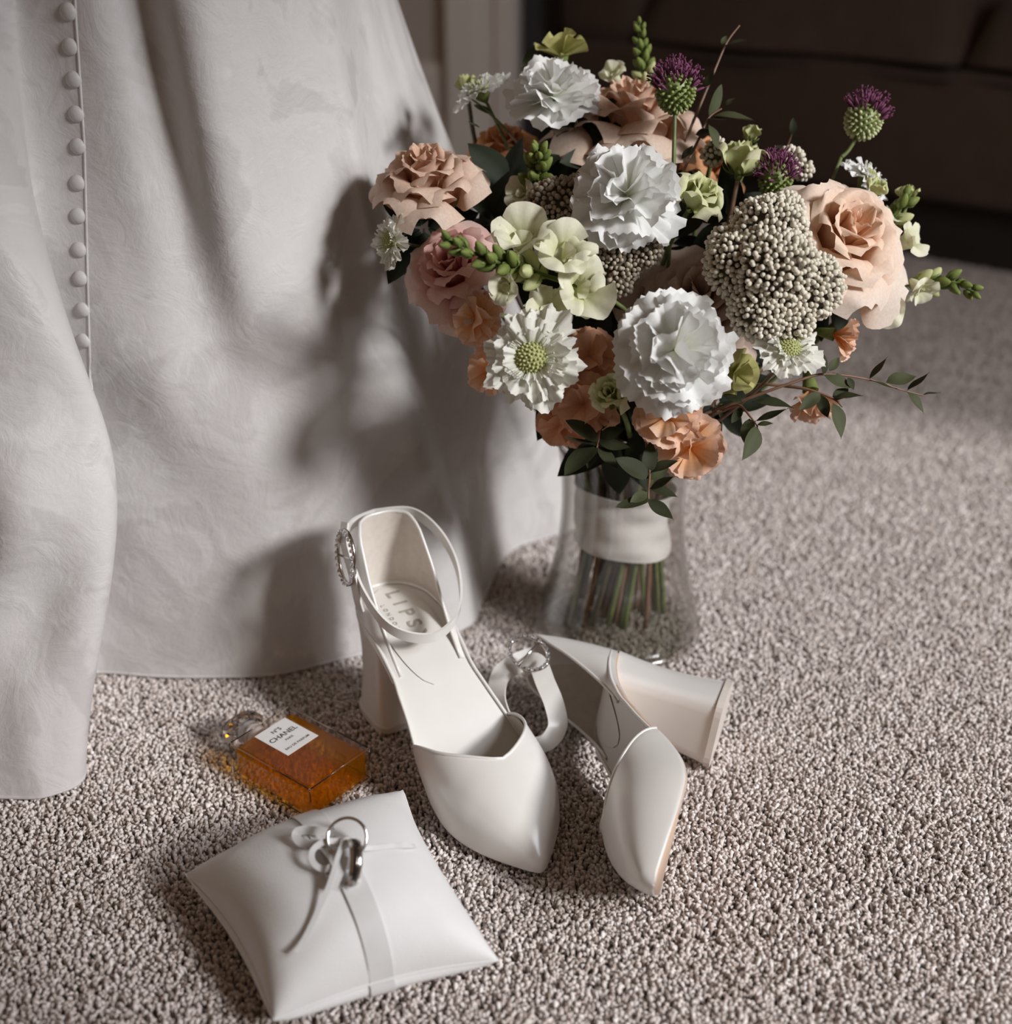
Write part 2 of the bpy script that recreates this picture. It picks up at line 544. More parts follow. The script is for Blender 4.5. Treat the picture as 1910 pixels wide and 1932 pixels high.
d1 = struct('shade_sheet_1', MB().box((dx0, YB + 0.05, -0.008), (dx0 + 0.85, YB + 0.09, 2.1)), M_gapshade, smooth=False)  # dark sheet put in for the shaded gap right of the casing
MB().box((dx0 + 0.07, YB + 0.035, 0.15), (dx0 + 0.36, YB + 0.052, 0.95)).build('shade_sheet_panel', M_gapshade, d1, smooth=False, bevel=0.008)
MB().box((dx0 + 0.46, YB + 0.035, 0.15), (dx0 + 0.77, YB + 0.052, 0.95)).build('shade_sheet_panel', M_gapshade, d1, smooth=False, bevel=0.008)
struct('wall_back_2', MB().box((dx0 + 0.85, YB, -0.008), (1.42, YB + 0.1, 2.4)), M_wall, smooth=False)
# right wall with the window that lights the room
WX, wy0, wy1, wz0, wz1 = 1.3, -0.56, 1.10, 0.22, 1.60
wr = MB().box((WX, -2.8, -0.03), (WX + 0.12, wy0, 2.4)).box((WX, wy1, -0.03), (WX + 0.12, 3.6, 2.4))
wr.box((WX, wy0, -0.03), (WX + 0.12, wy1, wz0)).box((WX, wy0, wz1), (WX + 0.12, wy1, 2.4))
struct('wall_right', wr, M_wall, smooth=False)
w1 = MB().box((WX + 0.02, wy0, wz0), (WX + 0.08, wy0 + 0.05, wz1)).box((WX + 0.02, wy1 - 0.05, wz0), (WX + 0.08, wy1, wz1))
w1.box((WX + 0.02, wy0, wz0), (WX + 0.08, wy1, wz0 + 0.05)).box((WX + 0.02, wy0, wz1 - 0.05), (WX + 0.08, wy1, wz1))
w1 = struct('window_1', w1, M_paint, smooth=False)

# ------------------------------------------------------------------ sofa
def sofa():
    a, b = G(1910, 530), G(1200, 402)
    ex = nrm((a - b) * [1, 1, 0])
    ey = np.array([-ex[1], ex[0], 0])
    if ey[1] < 0:
        ey = -ey
    B = np.stack([ex, ey, [0, 0, 1]], 1)
    o = b - ex * 0.25
    t = thing('sofa', 'dark brown upholstered sofa in deep shade behind the bouquet', 'sofa', mat4(B, (o[0], o[1], 0)))
    m = simple('sofa_fabric', (0.085, 0.056, 0.042), (0.070, 0.046, 0.034), 0.75, 20, 0.2, bs=0.2, bscale=400, sheen=0.1)
    md = simple('sofa_plinth', (0.02, 0.015, 0.012), (0.015, 0.012, 0.01), 0.7, 20)
    L = 1.9
    MB().box((0.04, 0.06, -0.006), (L - 0.04, 0.8, 0.125)).build('plinth', md, t, smooth=False)
    MB().box((0, 0, 0.12), (L, 0.85, 0.36)).build('front_rail', m, t, bevel=0.02)
    for k in range(2):
        x0 = 0.22 + k * 0.73
        n = 24
        u, v = np.meshgrid(np.linspace(-1, 1, n), np.linspace(-1, 1, 13), indexing='ij')
        e = (1 - np.abs(u) ** 10) * (1 - np.abs(v) ** 8)
        crease = 0.012 * np.sin(u * 5 + k) * np.exp(-((v + 1) / 0.6) ** 2)
        zt = 0.37 + 0.15 * e ** 0.35 + 0.01 * np.cos(3 * u) * e
        P = np.stack([x0 + 0.365 + u * 0.36, 0.30 + v * 0.31 + crease, zt], -1)
        Q = P.copy(); Q[..., 2] = 0.345
        mb = MB().grid(P); mb.grid(Q[::-1])
        mb.build('seat_cushion', m, t)
    for x0 in (0, L - 0.22):
        MB().box((x0, 0.0, 0.35), (x0 + 0.22, 0.85, 0.62)).build('arm', m, t, bevel=0.05)
    MB().box((0.2, 0.62, 0.35), (L - 0.2, 0.85, 0.85)).build('backrest', m, t, bevel=0.05)
sofa()

# ------------------------------------------------------------------ dress
def dress():
    hem = [(-300, 1470), (-110, 1500), (0, 1507), (88, 1500), (138, 1466), (128, 1385), (118, 1310), (176, 1272), (300, 1278), (400, 1279), (520, 1274),
           (640, 1246), (770, 1216), (880, 1184), (912, 1132), (957, 1046), (1030, 1016), (1085, 994)]
    H = [G(*p, 0.0)[:2] for p in hem] + [np.array([0.12, 1.33]), np.array([0.02, 1.5])]
    T = [(-.60, .97), (-.50, .92), (-.44, .90), (-.40, .905), (-.375, .925), (-.36, .945), (-.348, .955), (-.33, .955), (-.295, .945), (-.26, .94), (-.225, .955),
         (-.195, .975), (-.172, 1.0), (-.158, 1.03), (-.147, 1.06), (-.138, 1.09), (-.133, 1.12), (-.130, 1.15), (-.136, 1.22), (-.18, 1.3)]
    ns, nw = 240, 110
    Hs, Ts = spline(H, ns), spline(T, ns)
    s = np.linspace(0, len(H) - 1, ns)[:, None]
    w = np.linspace(0, 1, nw)[None]
    g = w ** 1.25
    P = np.zeros((ns, nw, 3))
    P[..., 0] = Ts[:, 0:1] + (Hs[:, 0:1] - Ts[:, 0:1]) * g
    P[..., 1] = Ts[:, 1:2] + (Hs[:, 1:2] - Ts[:, 1:2]) * g
    P[..., 2] = 0.68 * (1 - w)
    gauss = lambda x, c, k: np.exp(-((x - c) / k) ** 2)
    # the fold that overhangs at the left, the soft valley in the middle, small pleats
    P[..., 0] += 0.058 * gauss(s, 4.2, 1.4) * gauss(w, 0.66, 0.25)
    P[..., 0] -= 0.010 * gauss(s, 6.5, 0.8) * gauss(w, 0.7, 0.3)
    P[..., 1] += 0.026 * gauss(s, 8.6 + 1.8 * w, 0.55) * (1 - sm((w - 0.28) / 0.4))
    P[..., 1] -= 0.012 * gauss(s, 9.9 + 1.4 * w, 0.8) * (1 - sm((w - 0.2) / 0.5))
    P[..., 1] += 0.010 * gauss(s, 2.0, 0.6) * (1 - sm((w - 0.2) / 0.4))
    P[..., 1] += 0.012 * np.sin(s * 3.1 + 3 * w) * gauss(s, 14.5, 2.2) * gauss(w, 0.45, 0.35)
    P[..., 1] -= 0.020 * gauss(s + 2.2 * w, 4.3, 0.45) * gauss(w, 0.72, 0.1)
    P[..., 1] += 0.024 * gauss(s + 3 * w, 5.0, 0.5) * gauss(w, 0.79, 0.1)
    P[..., 1] -= 0.006 * gauss(s - 1.5 * w, 1.2, 0.4) * gauss(w, 0.86, 0.12)
    P[..., 1] += 0.0035 * np.sin(s * 1.9 + 5 * np.sin(w * 5)) * np.sin(w * PI)
    t = thing('wedding_dress', 'white jacquard wedding dress hanging to the carpet with a row of covered buttons', 'dress', mat4(np.eye(3), (-0.2, 1.0, 0)))
    mb = MB().grid(P)
    sk = mb.build('skirt', M_dress, t, world=True, solid=0.0012)
    V = P.reshape(-1, 3)
    F = []
    for i in range(ns - 1):
        for j in range(nw - 1):
            a = i * nw + j
            F.append((a, a + nw, a + nw + 1, a + 1))
    bv = BVHTree.FromPolygons([tuple(p) for p in V], F)
    # buttons
    prof = [(0.0, 0.0042), (0.0025, 0.004), (0.0048, 0.003), (0.0062, 0.0012), (0.006, -0.0006), (0.0, -0.001)]
    me = MB().lathe(prof, 20).mesh('button')
    me.materials.append(simple('covered_button', (0.61, 0.585, 0.575), (0.58, 0.555, 0.545), 0.5, 60, 0.35, bs=0.15, bscale=900))
    px = [(128, -45), (130, 22), (133, 88), (140, 150), (145, 215), (148, 276), (147, 345), (148, 407), (150, 471), (152, 525), (157, 584), (159, 642)]
    inv = chain(t).inverted()
    for k, (x, y) in enumerate(px):
        hit, n, _, _ = bv.ray_cast(Vector(CAM), Vector(ray(x, y)))
        if hit is None:
            continue
        if n.dot(Vector(ray(x, y))) > 0:
            n = -n
        M = inv @ mat4(basis(np.array(n)), np.array(hit))
        o = link_mesh('button', me, t, M)
        if k in (0, 1):
            o.scale = o.scale * 1.06
    # placket seam the buttons sit on
    pts = []
    for y in np.linspace(-60, 735, 30):
        x = np.interp(y, [-60, 22, 276, 523, 735], [140, 143, 160, 166, 172])
        hit, n, _, _ = bv.ray_cast(Vector(CAM), Vector(ray(x, y)))
        if hit is not None:
            if n.dot(Vector(ray(x, y))) > 0:
                n = -n
            pts.append(np.array(hit + n * 0.0006))
    if len(pts) > 4:
        MB().tube(pts, 0.0011, 6).build('placket_seam', M_dress, t, world=True)
    # hem: stitched band just above the carpet
    kk = int(nw * 0.965)
    MB().tube(P[:, -1] + [0, 0, 0.0015], 0.0016, 6).build('hem', M_dress, t, world=True)
dress()

# ------------------------------------------------------------------ perfume bottle
def text_mesh(name, body, size, m, parent, M, ext=0.0):
    c = bpy.data.curves.new(name, 'FONT')
    c.body = body
    c.size = size
    c.align_x = 'CENTER'
    c.align_y = 'CENTER'
    c.extrude = ext
    c.offset = size * 0.02
    o = bpy.data.objects.new(name, c)
    COL.objects.link(o)
    dg = bpy.context.evaluated_depsgraph_get()
    me = bpy.data.meshes.new_from_object(o.evaluated_get(dg))
    bpy.data.objects.remove(o)
    me.materials.clear()
    me.materials.append(m)
    return link_mesh(name, me, parent, M)
def chamfer_box(lo, hi, c):
    """box with chamfered long edges (octagonal in plan) and chamfered rims."""
    x0, y0, z0 = lo
    x1, y1, z1 = hi
    ring = lambda i, z: [(x0 + i + c, y0 + i, z), (x1 - i - c, y0 + i, z), (x1 - i, y0 + i + c, z), (x1 - i, y1 - i - c, z), (x1 - i - c, y1 - i, z), (x0 + i + c, y1 - i, z), (x0 + i, y1 - i - c, z), (x0 + i, y0 + i + c, z)]
    V = ring(c, z0) + ring(0, z0 + c) + ring(0, z1 - c) + ring(c, z1)
    F = [tuple(range(7, -1, -1)), tuple(range(24, 32))]
    for r in range(3):
        for j in range(8):
            F.append((r * 8 + j, r * 8 + (j + 1) % 8, r * 8 + 8 + (j + 1) % 8, r * 8 + 8 + j))
    return MB().add(V, F)
def bottle():
    H = 0.031
    c0, c1, c2, c3 = G(423, 1401, H), G(549, 1329, H), G(705, 1413, H), G(581, 1490, H)
    ey = nrm((c0 - c3) + (c1 - c2))
    ex = np.array([ey[1], -ey[0], 0])
    W = np.dot((c1 - c0) + (c2 - c3), ex) / 2
    L = np.dot((c0 - c3) + (c1 - c2), ey) / 2
    ctr = (c0 + c1 + c2 + c3) / 4
    print('BOTTLE W L', W, L, ctr)
    t = thing('perfume_bottle', 'rectangular glass perfume bottle of amber liquid lying on the carpet', 'perfume', mat4(np.stack([ex, ey, [0, 0, 1]], 1), (ctr[0], ctr[1], 0.0)))
    gl = thin_glass('bottle_glass', (0.93, 0.91, 0.88), 1.5, 0.9)
    body = chamfer_box((-W / 2, -L / 2, 0.0), (W / 2, L / 2, H), 0.0036)
    body.build('glass_body', gl, t, smooth=False)
    ed = MB()
    q = .0030
    for z_ in (H - .0006, .0012):
        c_ = [(-W / 2 + q, -L / 2 + q * .6, z_), (W / 2 - q, -L / 2 + q * .6, z_), (W / 2 - q * .6, -L / 2 + q, z_), (W / 2 - q * .6, L / 2 - q, z_), (W / 2 - q, L / 2 - q * .6, z_), (-W / 2 + q, L / 2 - q * .6, z_), (-W / 2 + q * .6, L / 2 - q, z_), (-W / 2 + q * .6, -L / 2 + q, z_)]
        for a_, b_ in zip(c_, c_[1:] + c_[:1]):
            ed.tube([a_, b_], .00055, 6)
    for sx in (-1, 1):
        for sy in (-1, 1):
            ed.tube([(sx * (W / 2 - q * .6), sy * (L / 2 - q * .6), .0012), (sx * (W / 2 - q * .6), sy * (L / 2 - q * .6), H - .0006)], .0005, 6)
    ed.build('glass_edge', glass('edge_glass', (0.98, 0.93, 0.86), 0.1, 1.5), t)
    # amber liquid inside
    m, nt, b = new_mat('amber_perfume')
    amber = (0.85, 0.45, 0.04, 1)
    b.inputs['Base Color'].default_value = amber
    b.inputs['Transmission Weight'].default_value = 1.0
    b.inputs['Roughness'].default_value = 0.03
    b.inputs['IOR'].default_value = 1.2
    tr = nt.nodes.new('ShaderNodeBsdfTransparent'); tr.inputs[0].default_value = (0.96, 0.68, 0.16, 1)
    tl = nt.nodes.new('ShaderNodeBsdfTranslucent'); tl.inputs[0].default_value = (0.92, 0.55, 0.05, 1)
    m1 = nt.nodes.new('ShaderNodeMixShader'); m1.inputs[0].default_value = 0.30
    m2 = nt.nodes.new('ShaderNodeMixShader'); m2.inputs[0].default_value = 0.14
    nt.links.new(tr.outputs[0], m1.inputs[1]); nt.links.new(tl.outputs[0], m1.inputs[2])
    nt.links.new(m1.outputs[0], m2.inputs[1]); nt.links.new(b.outputs[0], m2.inputs[2])
    nt.links.new(m2.outputs[0], nt.nodes['Material Output'].inputs[0])
    chamfer_box((-W / 2 + .0030, -L / 2 + .0035, 0.0012), (W / 2 - .0030, L / 2 - .006, H - 0.0035), 0.002).build('perfume', m, t, smooth=False)
    # neck, collar rings and stopper
    white = simple('neck_collar', (0.74, 0.72, 0.74), (0.66, 0.64, 0.66), 0.3, 80)
    gold = simple('neck_thread', (0.62, 0.46, 0.33), (0.5, 0.36, 0.26), 0.3, 80, metal=0.5)
    def disc(y0, y1, r):
        mb = MB()
        th = np.linspace(0, 2 * PI, 28, endpoint=False)
        P = np.array([[(rr * math.cos(a), y, H / 2 + rr * math.sin(a)) for (rr, y) in ((0, y0), (r * .93, y0), (r, y0 + .0004), (r, y1 - .0004), (r * .93, y1), (0, y1))] for a in th])
        return mb.grid(P, close=True)
    y = L / 2
    disc(y - 0.0005, y + 0.005, 0.0095).build('collar', white, t)
    disc(y + 0.005, y + 0.0062, 0.0099).build('thread_ring', gold, t)
    disc(y + 0.0062, y + 0.0105, 0.0095).build('collar', white, t)
    disc(y + 0.0105, y + 0.0117, 0.0099).build('thread_ring', gold, t)
    disc(y + 0.0117, y + 0.017, 0.009).build('collar', white, t)
    cap = chamfer_box((-0.0165, y + 0.0085, H / 2 - 0.0125), (0.0165, y + 0.031, H / 2 + 0.0125), 0.005)
    cap.build('stopper', glass('stopper_glass', (0.96, 0.95, 0.94), 0.02, 1.42), t, smooth=False)
    # label
    lc = G(540.5, 1389, H)
    R = np.array(chain(t).inverted())
    l = R[:3, :3] @ lc + R[:3, 3]
    lw, lh = np.linalg.norm(G(600, 1388, H) - G(541, 1425, H)), np.linalg.norm(G(480, 1388, H) - G(541, 1425, H))
    z = H + 0.0001
    print('LABEL', lw, lh, l)
    lb = MB().box((l[0] - lw / 2, l[1] - lh / 2, H - 0.0002), (l[0] + lw / 2, l[1] + lh / 2, z)).build('label', M_label, t, smooth=False)
    lb['label'] = 'white paper label with black lettering'
    for body, size, dy in (('N\u00b05', 0.0058, 0.30), ('CHANEL', 0.0072, 0.09), ('PARIS', 0.0032, -0.09), ('EAU DE PARFUM', 0.0034, -0.33)):
        o = text_mesh('lettering', body, size, M_ink, lb, Matrix.Translation((l[0], l[1] + dy * lh, z + 0.0001)))
        if body == 'CHANEL':
            o.scale = (1.0, 1.0, 1)
bottle()

# ------------------------------------------------------------------ shoes
def shoe(name, label, M, sg, strap_world=None, text=True):
    """block heel pump; local x heel->toe, z up; sg=-1 buckle on -y, +1 buckle on +y."""
    t = thing(name, label, 'shoe', M, 'ivory satin block heel shoes')
    LN = 0.226
    bx = [0, .02, .045, .065, .085, .105, .125, .145, .165, .19, .226]
    bz = [.0900, .0885, .0845, .0775, .065, .048, .0295, .0155, .0090, .0075, .0085]
    wx = [0, .003, .010, .022, .040, .060, .085, .105, .125, .145, .162, .178, .195, .208, .218, .2235, .226]
    wv = [.004, .0125, .0205, .0265, .0290, .0282, .0272, .0308, .0355, .0385, .0388, .0355, .0272, .0182, .0100, .0052, .0022]
    xs0 = np.linspace(0, LN, 300)
    kb = np.interp(xs0, bx, bz)
    ker = np.ones(21) / 21
    pad = np.concatenate([np.full(10, kb[0]), kb, np.full(10, kb[-1])])
    kb = np.convolve(pad, ker, 'valid')
    b = lambda x: np.interp(x, xs0, kb)
    w = lambda x: np.interp(x, wx, wv)
    cy = lambda x: -sg * 0.006 * np.sin(np.clip((x - 0.09) / 0.136, 0, 1) * PI)   # slight inward swing of the last
    xs = np.concatenate([[0, .0015, .004, .008, .014], np.linspace(.02, .205, 48), [.21, .215, .219, .222, .2245, .226]])
    # sole and insole
    th = 0.0055
    us = np.linspace(-1, 1, 9)
    top = np.array([[(x, cy(x) + u * w(x), b(x) - 0.0006 * u * u) for u in us] for x in xs])
    ins = MB().grid(top)
    ins.build('insole', M_insole, t)
    edge = []
    for x in xs:
        W = w(x)
        tt = th if x > 0.07 else th
        edge.append([(x, cy(x) - W, b(x) - .0004), (x, cy(x) - W - .0012, b(x) - .0022), (x, cy(x) - W - .0004, b(x) - tt), (x, cy(x), b(x) - tt - .0004), (x, cy(x) + W + .0004, b(x) - tt), (x, cy(x) + W + .0012, b(x) - .0022), (x, cy(x) + W, b(x) - .0004)])
    so = MB().grid(np.array(edge))
    so.build('sole', M_sole, t)
    # satin bound rim around the footbed
    rim = [(x, cy(x) - w(x) - .0008, b(x) + .0006) for x in xs if x < .15] [::-1] + [(x, cy(x) + w(x) + .0008, b(x) + .0006) for x in xs if x < .15]
    MB().tube(rim, 0.0013, 6).build('footbed_rim', M_satin, t)
    # heel pad on the insole
    pad = []
    for x in np.linspace(.006, .092, 24):
        k = math.sqrt(max(0, 1 - ((x - .049) / .0435) ** 2))
        pad.append([(x, u * .0205 * k, b(x) + .0009) for u in np.linspace(-1, 1, 9)])
    MB().grid(np.array(pad)).build('heel_pad', M_insole, t)
    # block heel
    hb = []
    n = 28
    for zf in np.linspace(0, 1, 9):
        ring = []
        for k in range(n):
            a = 2 * PI * k / n
            ca, sa = math.cos(a), math.sin(a)
            # superellipse: square breast, round back
            e = 0.35 if ca > 0 else 0.75
            X = (abs(ca) ** e) * (1 if ca > 0 else -1)
            Y = (abs(sa) ** (0.35 if ca > 0 else 0.8)) * (1 if sa > 0 else -1)
            hx = (0.0255 + 0.0005 * (1 - zf)) + X * (0.0255 - 0.0035 * math.sin(zf * PI) + 0.001 * (1 - zf))
            hy = Y * (0.0275 - 0.0035 * math.sin(zf * PI * .9))
            zt = b(np.clip(hx, 0, LN)) - th + .0005
            ring.append((hx, hy, 0.0 + zf * zt))
        hb.append(ring)
    P = np.array(hb).transpose(1, 0, 2)
    mb = MB().grid(P, close=True)
    mb.add(P[:, 0], [tuple(range(n))[::-1]])
    mb.build('block_heel', M_satin, t)
    ring = P[:, 0] * [1.0, 1.0, 0]
    c = ring.mean(0)
    mb = MB()
    Q = np.stack([c + (ring - c) * 1.015 + [0, 0, -.0002], c + (ring - c) * 1.015 + [0, 0, .0045]], 1)
    mb.grid(Q, close=True); mb.add(Q[:, 0], [tuple(range(n))[::-1]]); mb.add(Q[:, 1], [tuple(range(n))])
    mb.build('heel_tip', simple('heel_tip', (0.78, 0.72, 0.66), (0.7, 0.64, 0.58), 0.4), t, smooth=False)
    # vamp
    hx = np.linspace(.10, .2282, 160)
    hz = np.interp(hx, [.10, .12, .145, .165, .18, .195, .21, .22, .2282], [.045, .0475, .0475, .0455, .0405, .033, .0235, .0155, .006])
    hz = np.convolve(np.concatenate([np.full(12, hz[0]), hz, hz[-1] - np.arange(1, 13) * .0009]), np.ones(25) / 25, 'valid')
    wxs = np.linspace(.06, LN, 200)
    wsm = np.convolve(np.concatenate([np.full(6, w(.06)), w(wxs), np.full(6, w(LN) * .4)]), np.ones(13) / 13, 'valid')
    w0 = w
    w = lambda x: np.where(np.asarray(x) > .075, np.interp(x, wxs, wsm), w0(x))
    phi = np.linspace(0, PI, 33)
    rows = 34
    P = np.zeros((rows, len(phi), 3))
    for j, p in enumerate(phi):
        c = abs(math.cos(p))
        x0 = 0.170 - 0.055 * (0.25 * c + 0.75 * (1 - math.sin(p)) ** 0.8)   # V throat: the sides reach further back than the centre
        for i in range(rows):
            q = i / (rows - 1)
            x = x0 + (LN + .0022 - x0) * (q ** 0.92)
            xx = min(x, LN)
            W = w(xx) + .0018
            hgt = np.interp(x, hx, hz)
            yy = math.cos(p)
            Y = math.copysign(abs(yy) ** 0.82, yy) * W
            Z = (math.sin(p) ** 0.86) * hgt
            bulge = 0.0035 * math.sin(p) ** 2 * math.sin(2 * p) ** 2
            if i == rows - 1:
                Y *= 0; Z = -.0008
            P[i, j] = (x, cy(xx) - Y * (1 + bulge * 20), b(xx) - .0052 + Z)
    v = MB().grid(P)
    v.build('vamp', M_satin, t, solid=0.0012, sub=1)
    MB().tube(P[0] + [0, 0, .0004], 0.0011, 6).build('throat_piping', M_satin, t)
    inner = P[:22].copy()
    inner[..., 1] = cy(np.minimum(inner[..., 0], LN)) + (inner[..., 1] - cy(np.minimum(inner[..., 0], LN))) * .955
    inner[..., 2] -= 0.0012
    MB().grid(inner).build('vamp_lining', M_lining, t)
    # heel counter
    def counter(off, hs=1.0):
        sN, hN = 41, 9
        Q = np.zeros((sN, hN, 3))
        for i in range(sN):
            s = -1 + 2 * i / (sN - 1)
            a = abs(s)
            # walk along the outline: arc position from back (0) to x=.078 (1)
            x = 0.082 * a ** 1.55
            W = w(x) + off
            y = math.copysign(W, s) * (1 if a > .02 else a / .02)
            hgt = (0.060 * (1 - sm(max(0, a - .28) / .72)) + .0005) * hs
            for k in range(hN):
                f = k / (hN - 1)
                lean = -0.004 * f + 0.010 * f * f * (1 - a)
                nar = 1 - 0.20 * f * f
                Q[i, k] = (x * (1) - off * (1 - a) + lean * (1 - a), y * nar, b(x) - (.004 if off > 0 else 0) + f * (hgt + .004))
        return Q
    Q = counter(.0016)
    MB().grid(Q).build('heel_counter', M_satin, t, sub=1)
    Qi = counter(.0002)
    MB().grid(Qi).build('counter_lining', M_lining, t, sub=1)
    MB().tube((Q[:, -1] + Qi[:, -1]) / 2, 0.0012, 6).build('counter_piping', M_satin, t)
    # ankle strap
    if strap_world is None:
        pts = [(-.003, 0, .146), (.006, sg * .022, .146), (.026, sg * .0315, .139), (.050, sg * .033, .118), (.074, sg * .024, .100), (.086, 0, .093),
               (.079, -sg * .023, .102), (.058, -sg * .034, .121), (.032, -sg * .034, .137), (.008, -sg * .024, .146), (-.003, 0, .146)]
        path = spline(pts, 90)
        tang = np.gradient(path, axis=0)
        up = np.array([0.25, 0, 1.0])
        side = np.broadcast_to(up, path.shape)
        st = MB().grid(strip(path, side, .0085, 3))
        st.build('ankle_strap', M_satin, t, solid=0.0016)
        bc, bn, bt = np.array([.030, sg * .0345, .1365]), nrm((.05, sg * 1.0, .12)), nrm((-.25, 0, 1.0))
        flap = spline([(.010, sg * .027, .152), (.022, sg * .0335, .146), (.031, sg * .0352, .137), (.039, sg * .0350, .124), (.040, sg * .0335, .108), (.038, sg * .031, .098)], 24)
        MB().grid(strip(flap, (1, 0, .35), .0125, 3)).build('strap_end', M_satin, t, solid=0.0014)
    else:
        strap_world(t)
        bc = None
    if bc is not None:
        buckle(t, bc, bn, bt)
    if text:
        for k, ch in enumerate('LIPSY'):
            x = .0165 + k * .0112
            n0 = nrm((-(b(x + .002) - b(x - .002)) / .004, 0, 1))
            B = np.stack([nrm(np.cross((0, 1, 0), n0)), (0, 1, 0), n0], 1)
            text_mesh('lettering', ch, 0.0145, M_stampink, t, mat4(B, (x, .003, b(x) + .0013)))
        for k, ch in enumerate('LONDON'):
            x = .026 + k * .0050
            n0 = nrm((-(b(x + .002) - b(x - .002)) / .004, 0, 1))
            B = np.stack([nrm(np.cross((0, 1, 0), n0)), (0, 1, 0), n0], 1)
            text_mesh('lettering', ch, 0.0042, M_stampink, t, mat4(B, (x, -.0095, b(x) + .0013)))
    return t
GEMS = None
def buckle(t, c, n, up, ra=.0125, rb=.0185, ng=26):
    """oval rhinestone buckle: c centre, n outward, up long axis."""
    n = nrm(n); up = nrm(up - n * np.dot(up, n)); sd_ = np.cross(up, n)
    ring = np.array([c + n * .0012 + math.cos(a) * rb * up + math.sin(a) * ra * sd_ for a in np.linspace(0, 2 * PI, 49)])
    bk = MB().tube(ring, 0.0015, 8, cap=False).build('buckle', M_silver, t)
    bk['label'] = 'oval silver buckle set with clear rhinestones'
    global GEMS
    if GEMS is None:
        # faceted stone
        prof = [(0, .0011), (.0009, .0011), (.0015, .0004), (.0013, -.0004), (0, -.0012)]
        GEMS = MB().lathe(prof, 8).mesh('rhinestone', smooth=False)
        GEMS.materials.append(M_gem)
    for k in range(ng):
        a = 2 * PI * k / ng
        p = c + n * .0030 + math.cos(a) * rb * up + math.sin(a) * ra * sd_
        link_mesh('rhinestone', GEMS, bk, mat4(basis(n, a), p))
    MB().tube([c + n * .001 - up * 0.0 - sd_ * ra, c + n * .0015 + sd_ * ra], 0.0009, 6).build('prong', M_silver, bk)

SHOE = 1.19
dx = np.array([math.cos(-1.052), math.sin(-1.052), 0])
Bs = np.stack([dx, np.cross([0, 0, 1], dx), [0, 0, 1]], 1) * SHOE
o1 = G(1022, 1640, 0.006) * [1, 1, 0] - dx * 0.2275 * SHOE
shoe('block_heel_shoe', 'ivory satin pointed shoe standing upright on its block heel', mat4(Bs, o1), -1)

def strap2(t):
    """strap of the fallen shoe: a loose loop of satin band; built where it lies in the room."""
    P = [D(985, 1262, 1.02), D(1012, 1250, 1.015), D(1030, 1290, 1.00), D(1046, 1330, .99), D(1052, 1370, .985), D(1032, 1400, .98), D(1000, 1404, .985), D(972, 1385, .995), D(950, 1350, 1.005),
         D(938, 1312, 1.015), D(945, 1275, 1.025), D(975, 1252, 1.035), D(1030, 1236, 1.04), D(1085, 1232, 1.045)]
    path = spline(P, 110)
    k = len(path)
    tang = np.gradient(path, axis=0)
    tang /= np.linalg.norm(tang, axis=1)[:, None]
    s = np.linspace(0, 1, k)
    toc = -FWD
    flat = np.cross(tang, toc)
    flat /= np.linalg.norm(flat, axis=1)[:, None]
    # band turns from face-on (right limb) to half edge-on (left limb)
    a = np.interp(s, [0, .12, .35, .5, .7, .85, 1], [.1, .15, .2, .5, .35, .15, .3])[:, None] * PI / 2
    side = flat * np.cos(a) + toc * np.sin(a)
    wd = np.interp(s, [0, .1, .4, .5, .6, .8, 1], [.015, .0165, .0165, .0155, .0155, .017, .02])
    MB().grid(strip(path, side, wd, 4)).build('ankle_strap', M_satin, t, solid=0.0014, world=True)
    inv = np.array(chain(t).inverted())
    c = D(998, 1234, 1.005)
    n = face(-.05, .55, .8)
    u = face(-.35, .75, -.2)
    buckle(t, inv[:3, :3] @ c + inv[:3, 3], inv[:3, :3] @ n, inv[:3, :3] @ face(-.5, .6, .1), .0120, .0155, 24)
tx = nrm((-0.333, -0.933, 0.120))
tz = nrm((-0.931, 0.348, 0.107))
tz = nrm(tz - tx * np.dot(tx, tz))
ty = np.cross(tz, tx)
B2 = np.stack([tx, ty, tz], 1) * SHOE * .965
o2 = np.array([0.187, 0.846, 0.0265])
shoe('block_heel_shoe', 'ivory satin pointed shoe lying on its side in front of the vase', mat4(B2, o2), 1, strap_world=strap2, text=False)

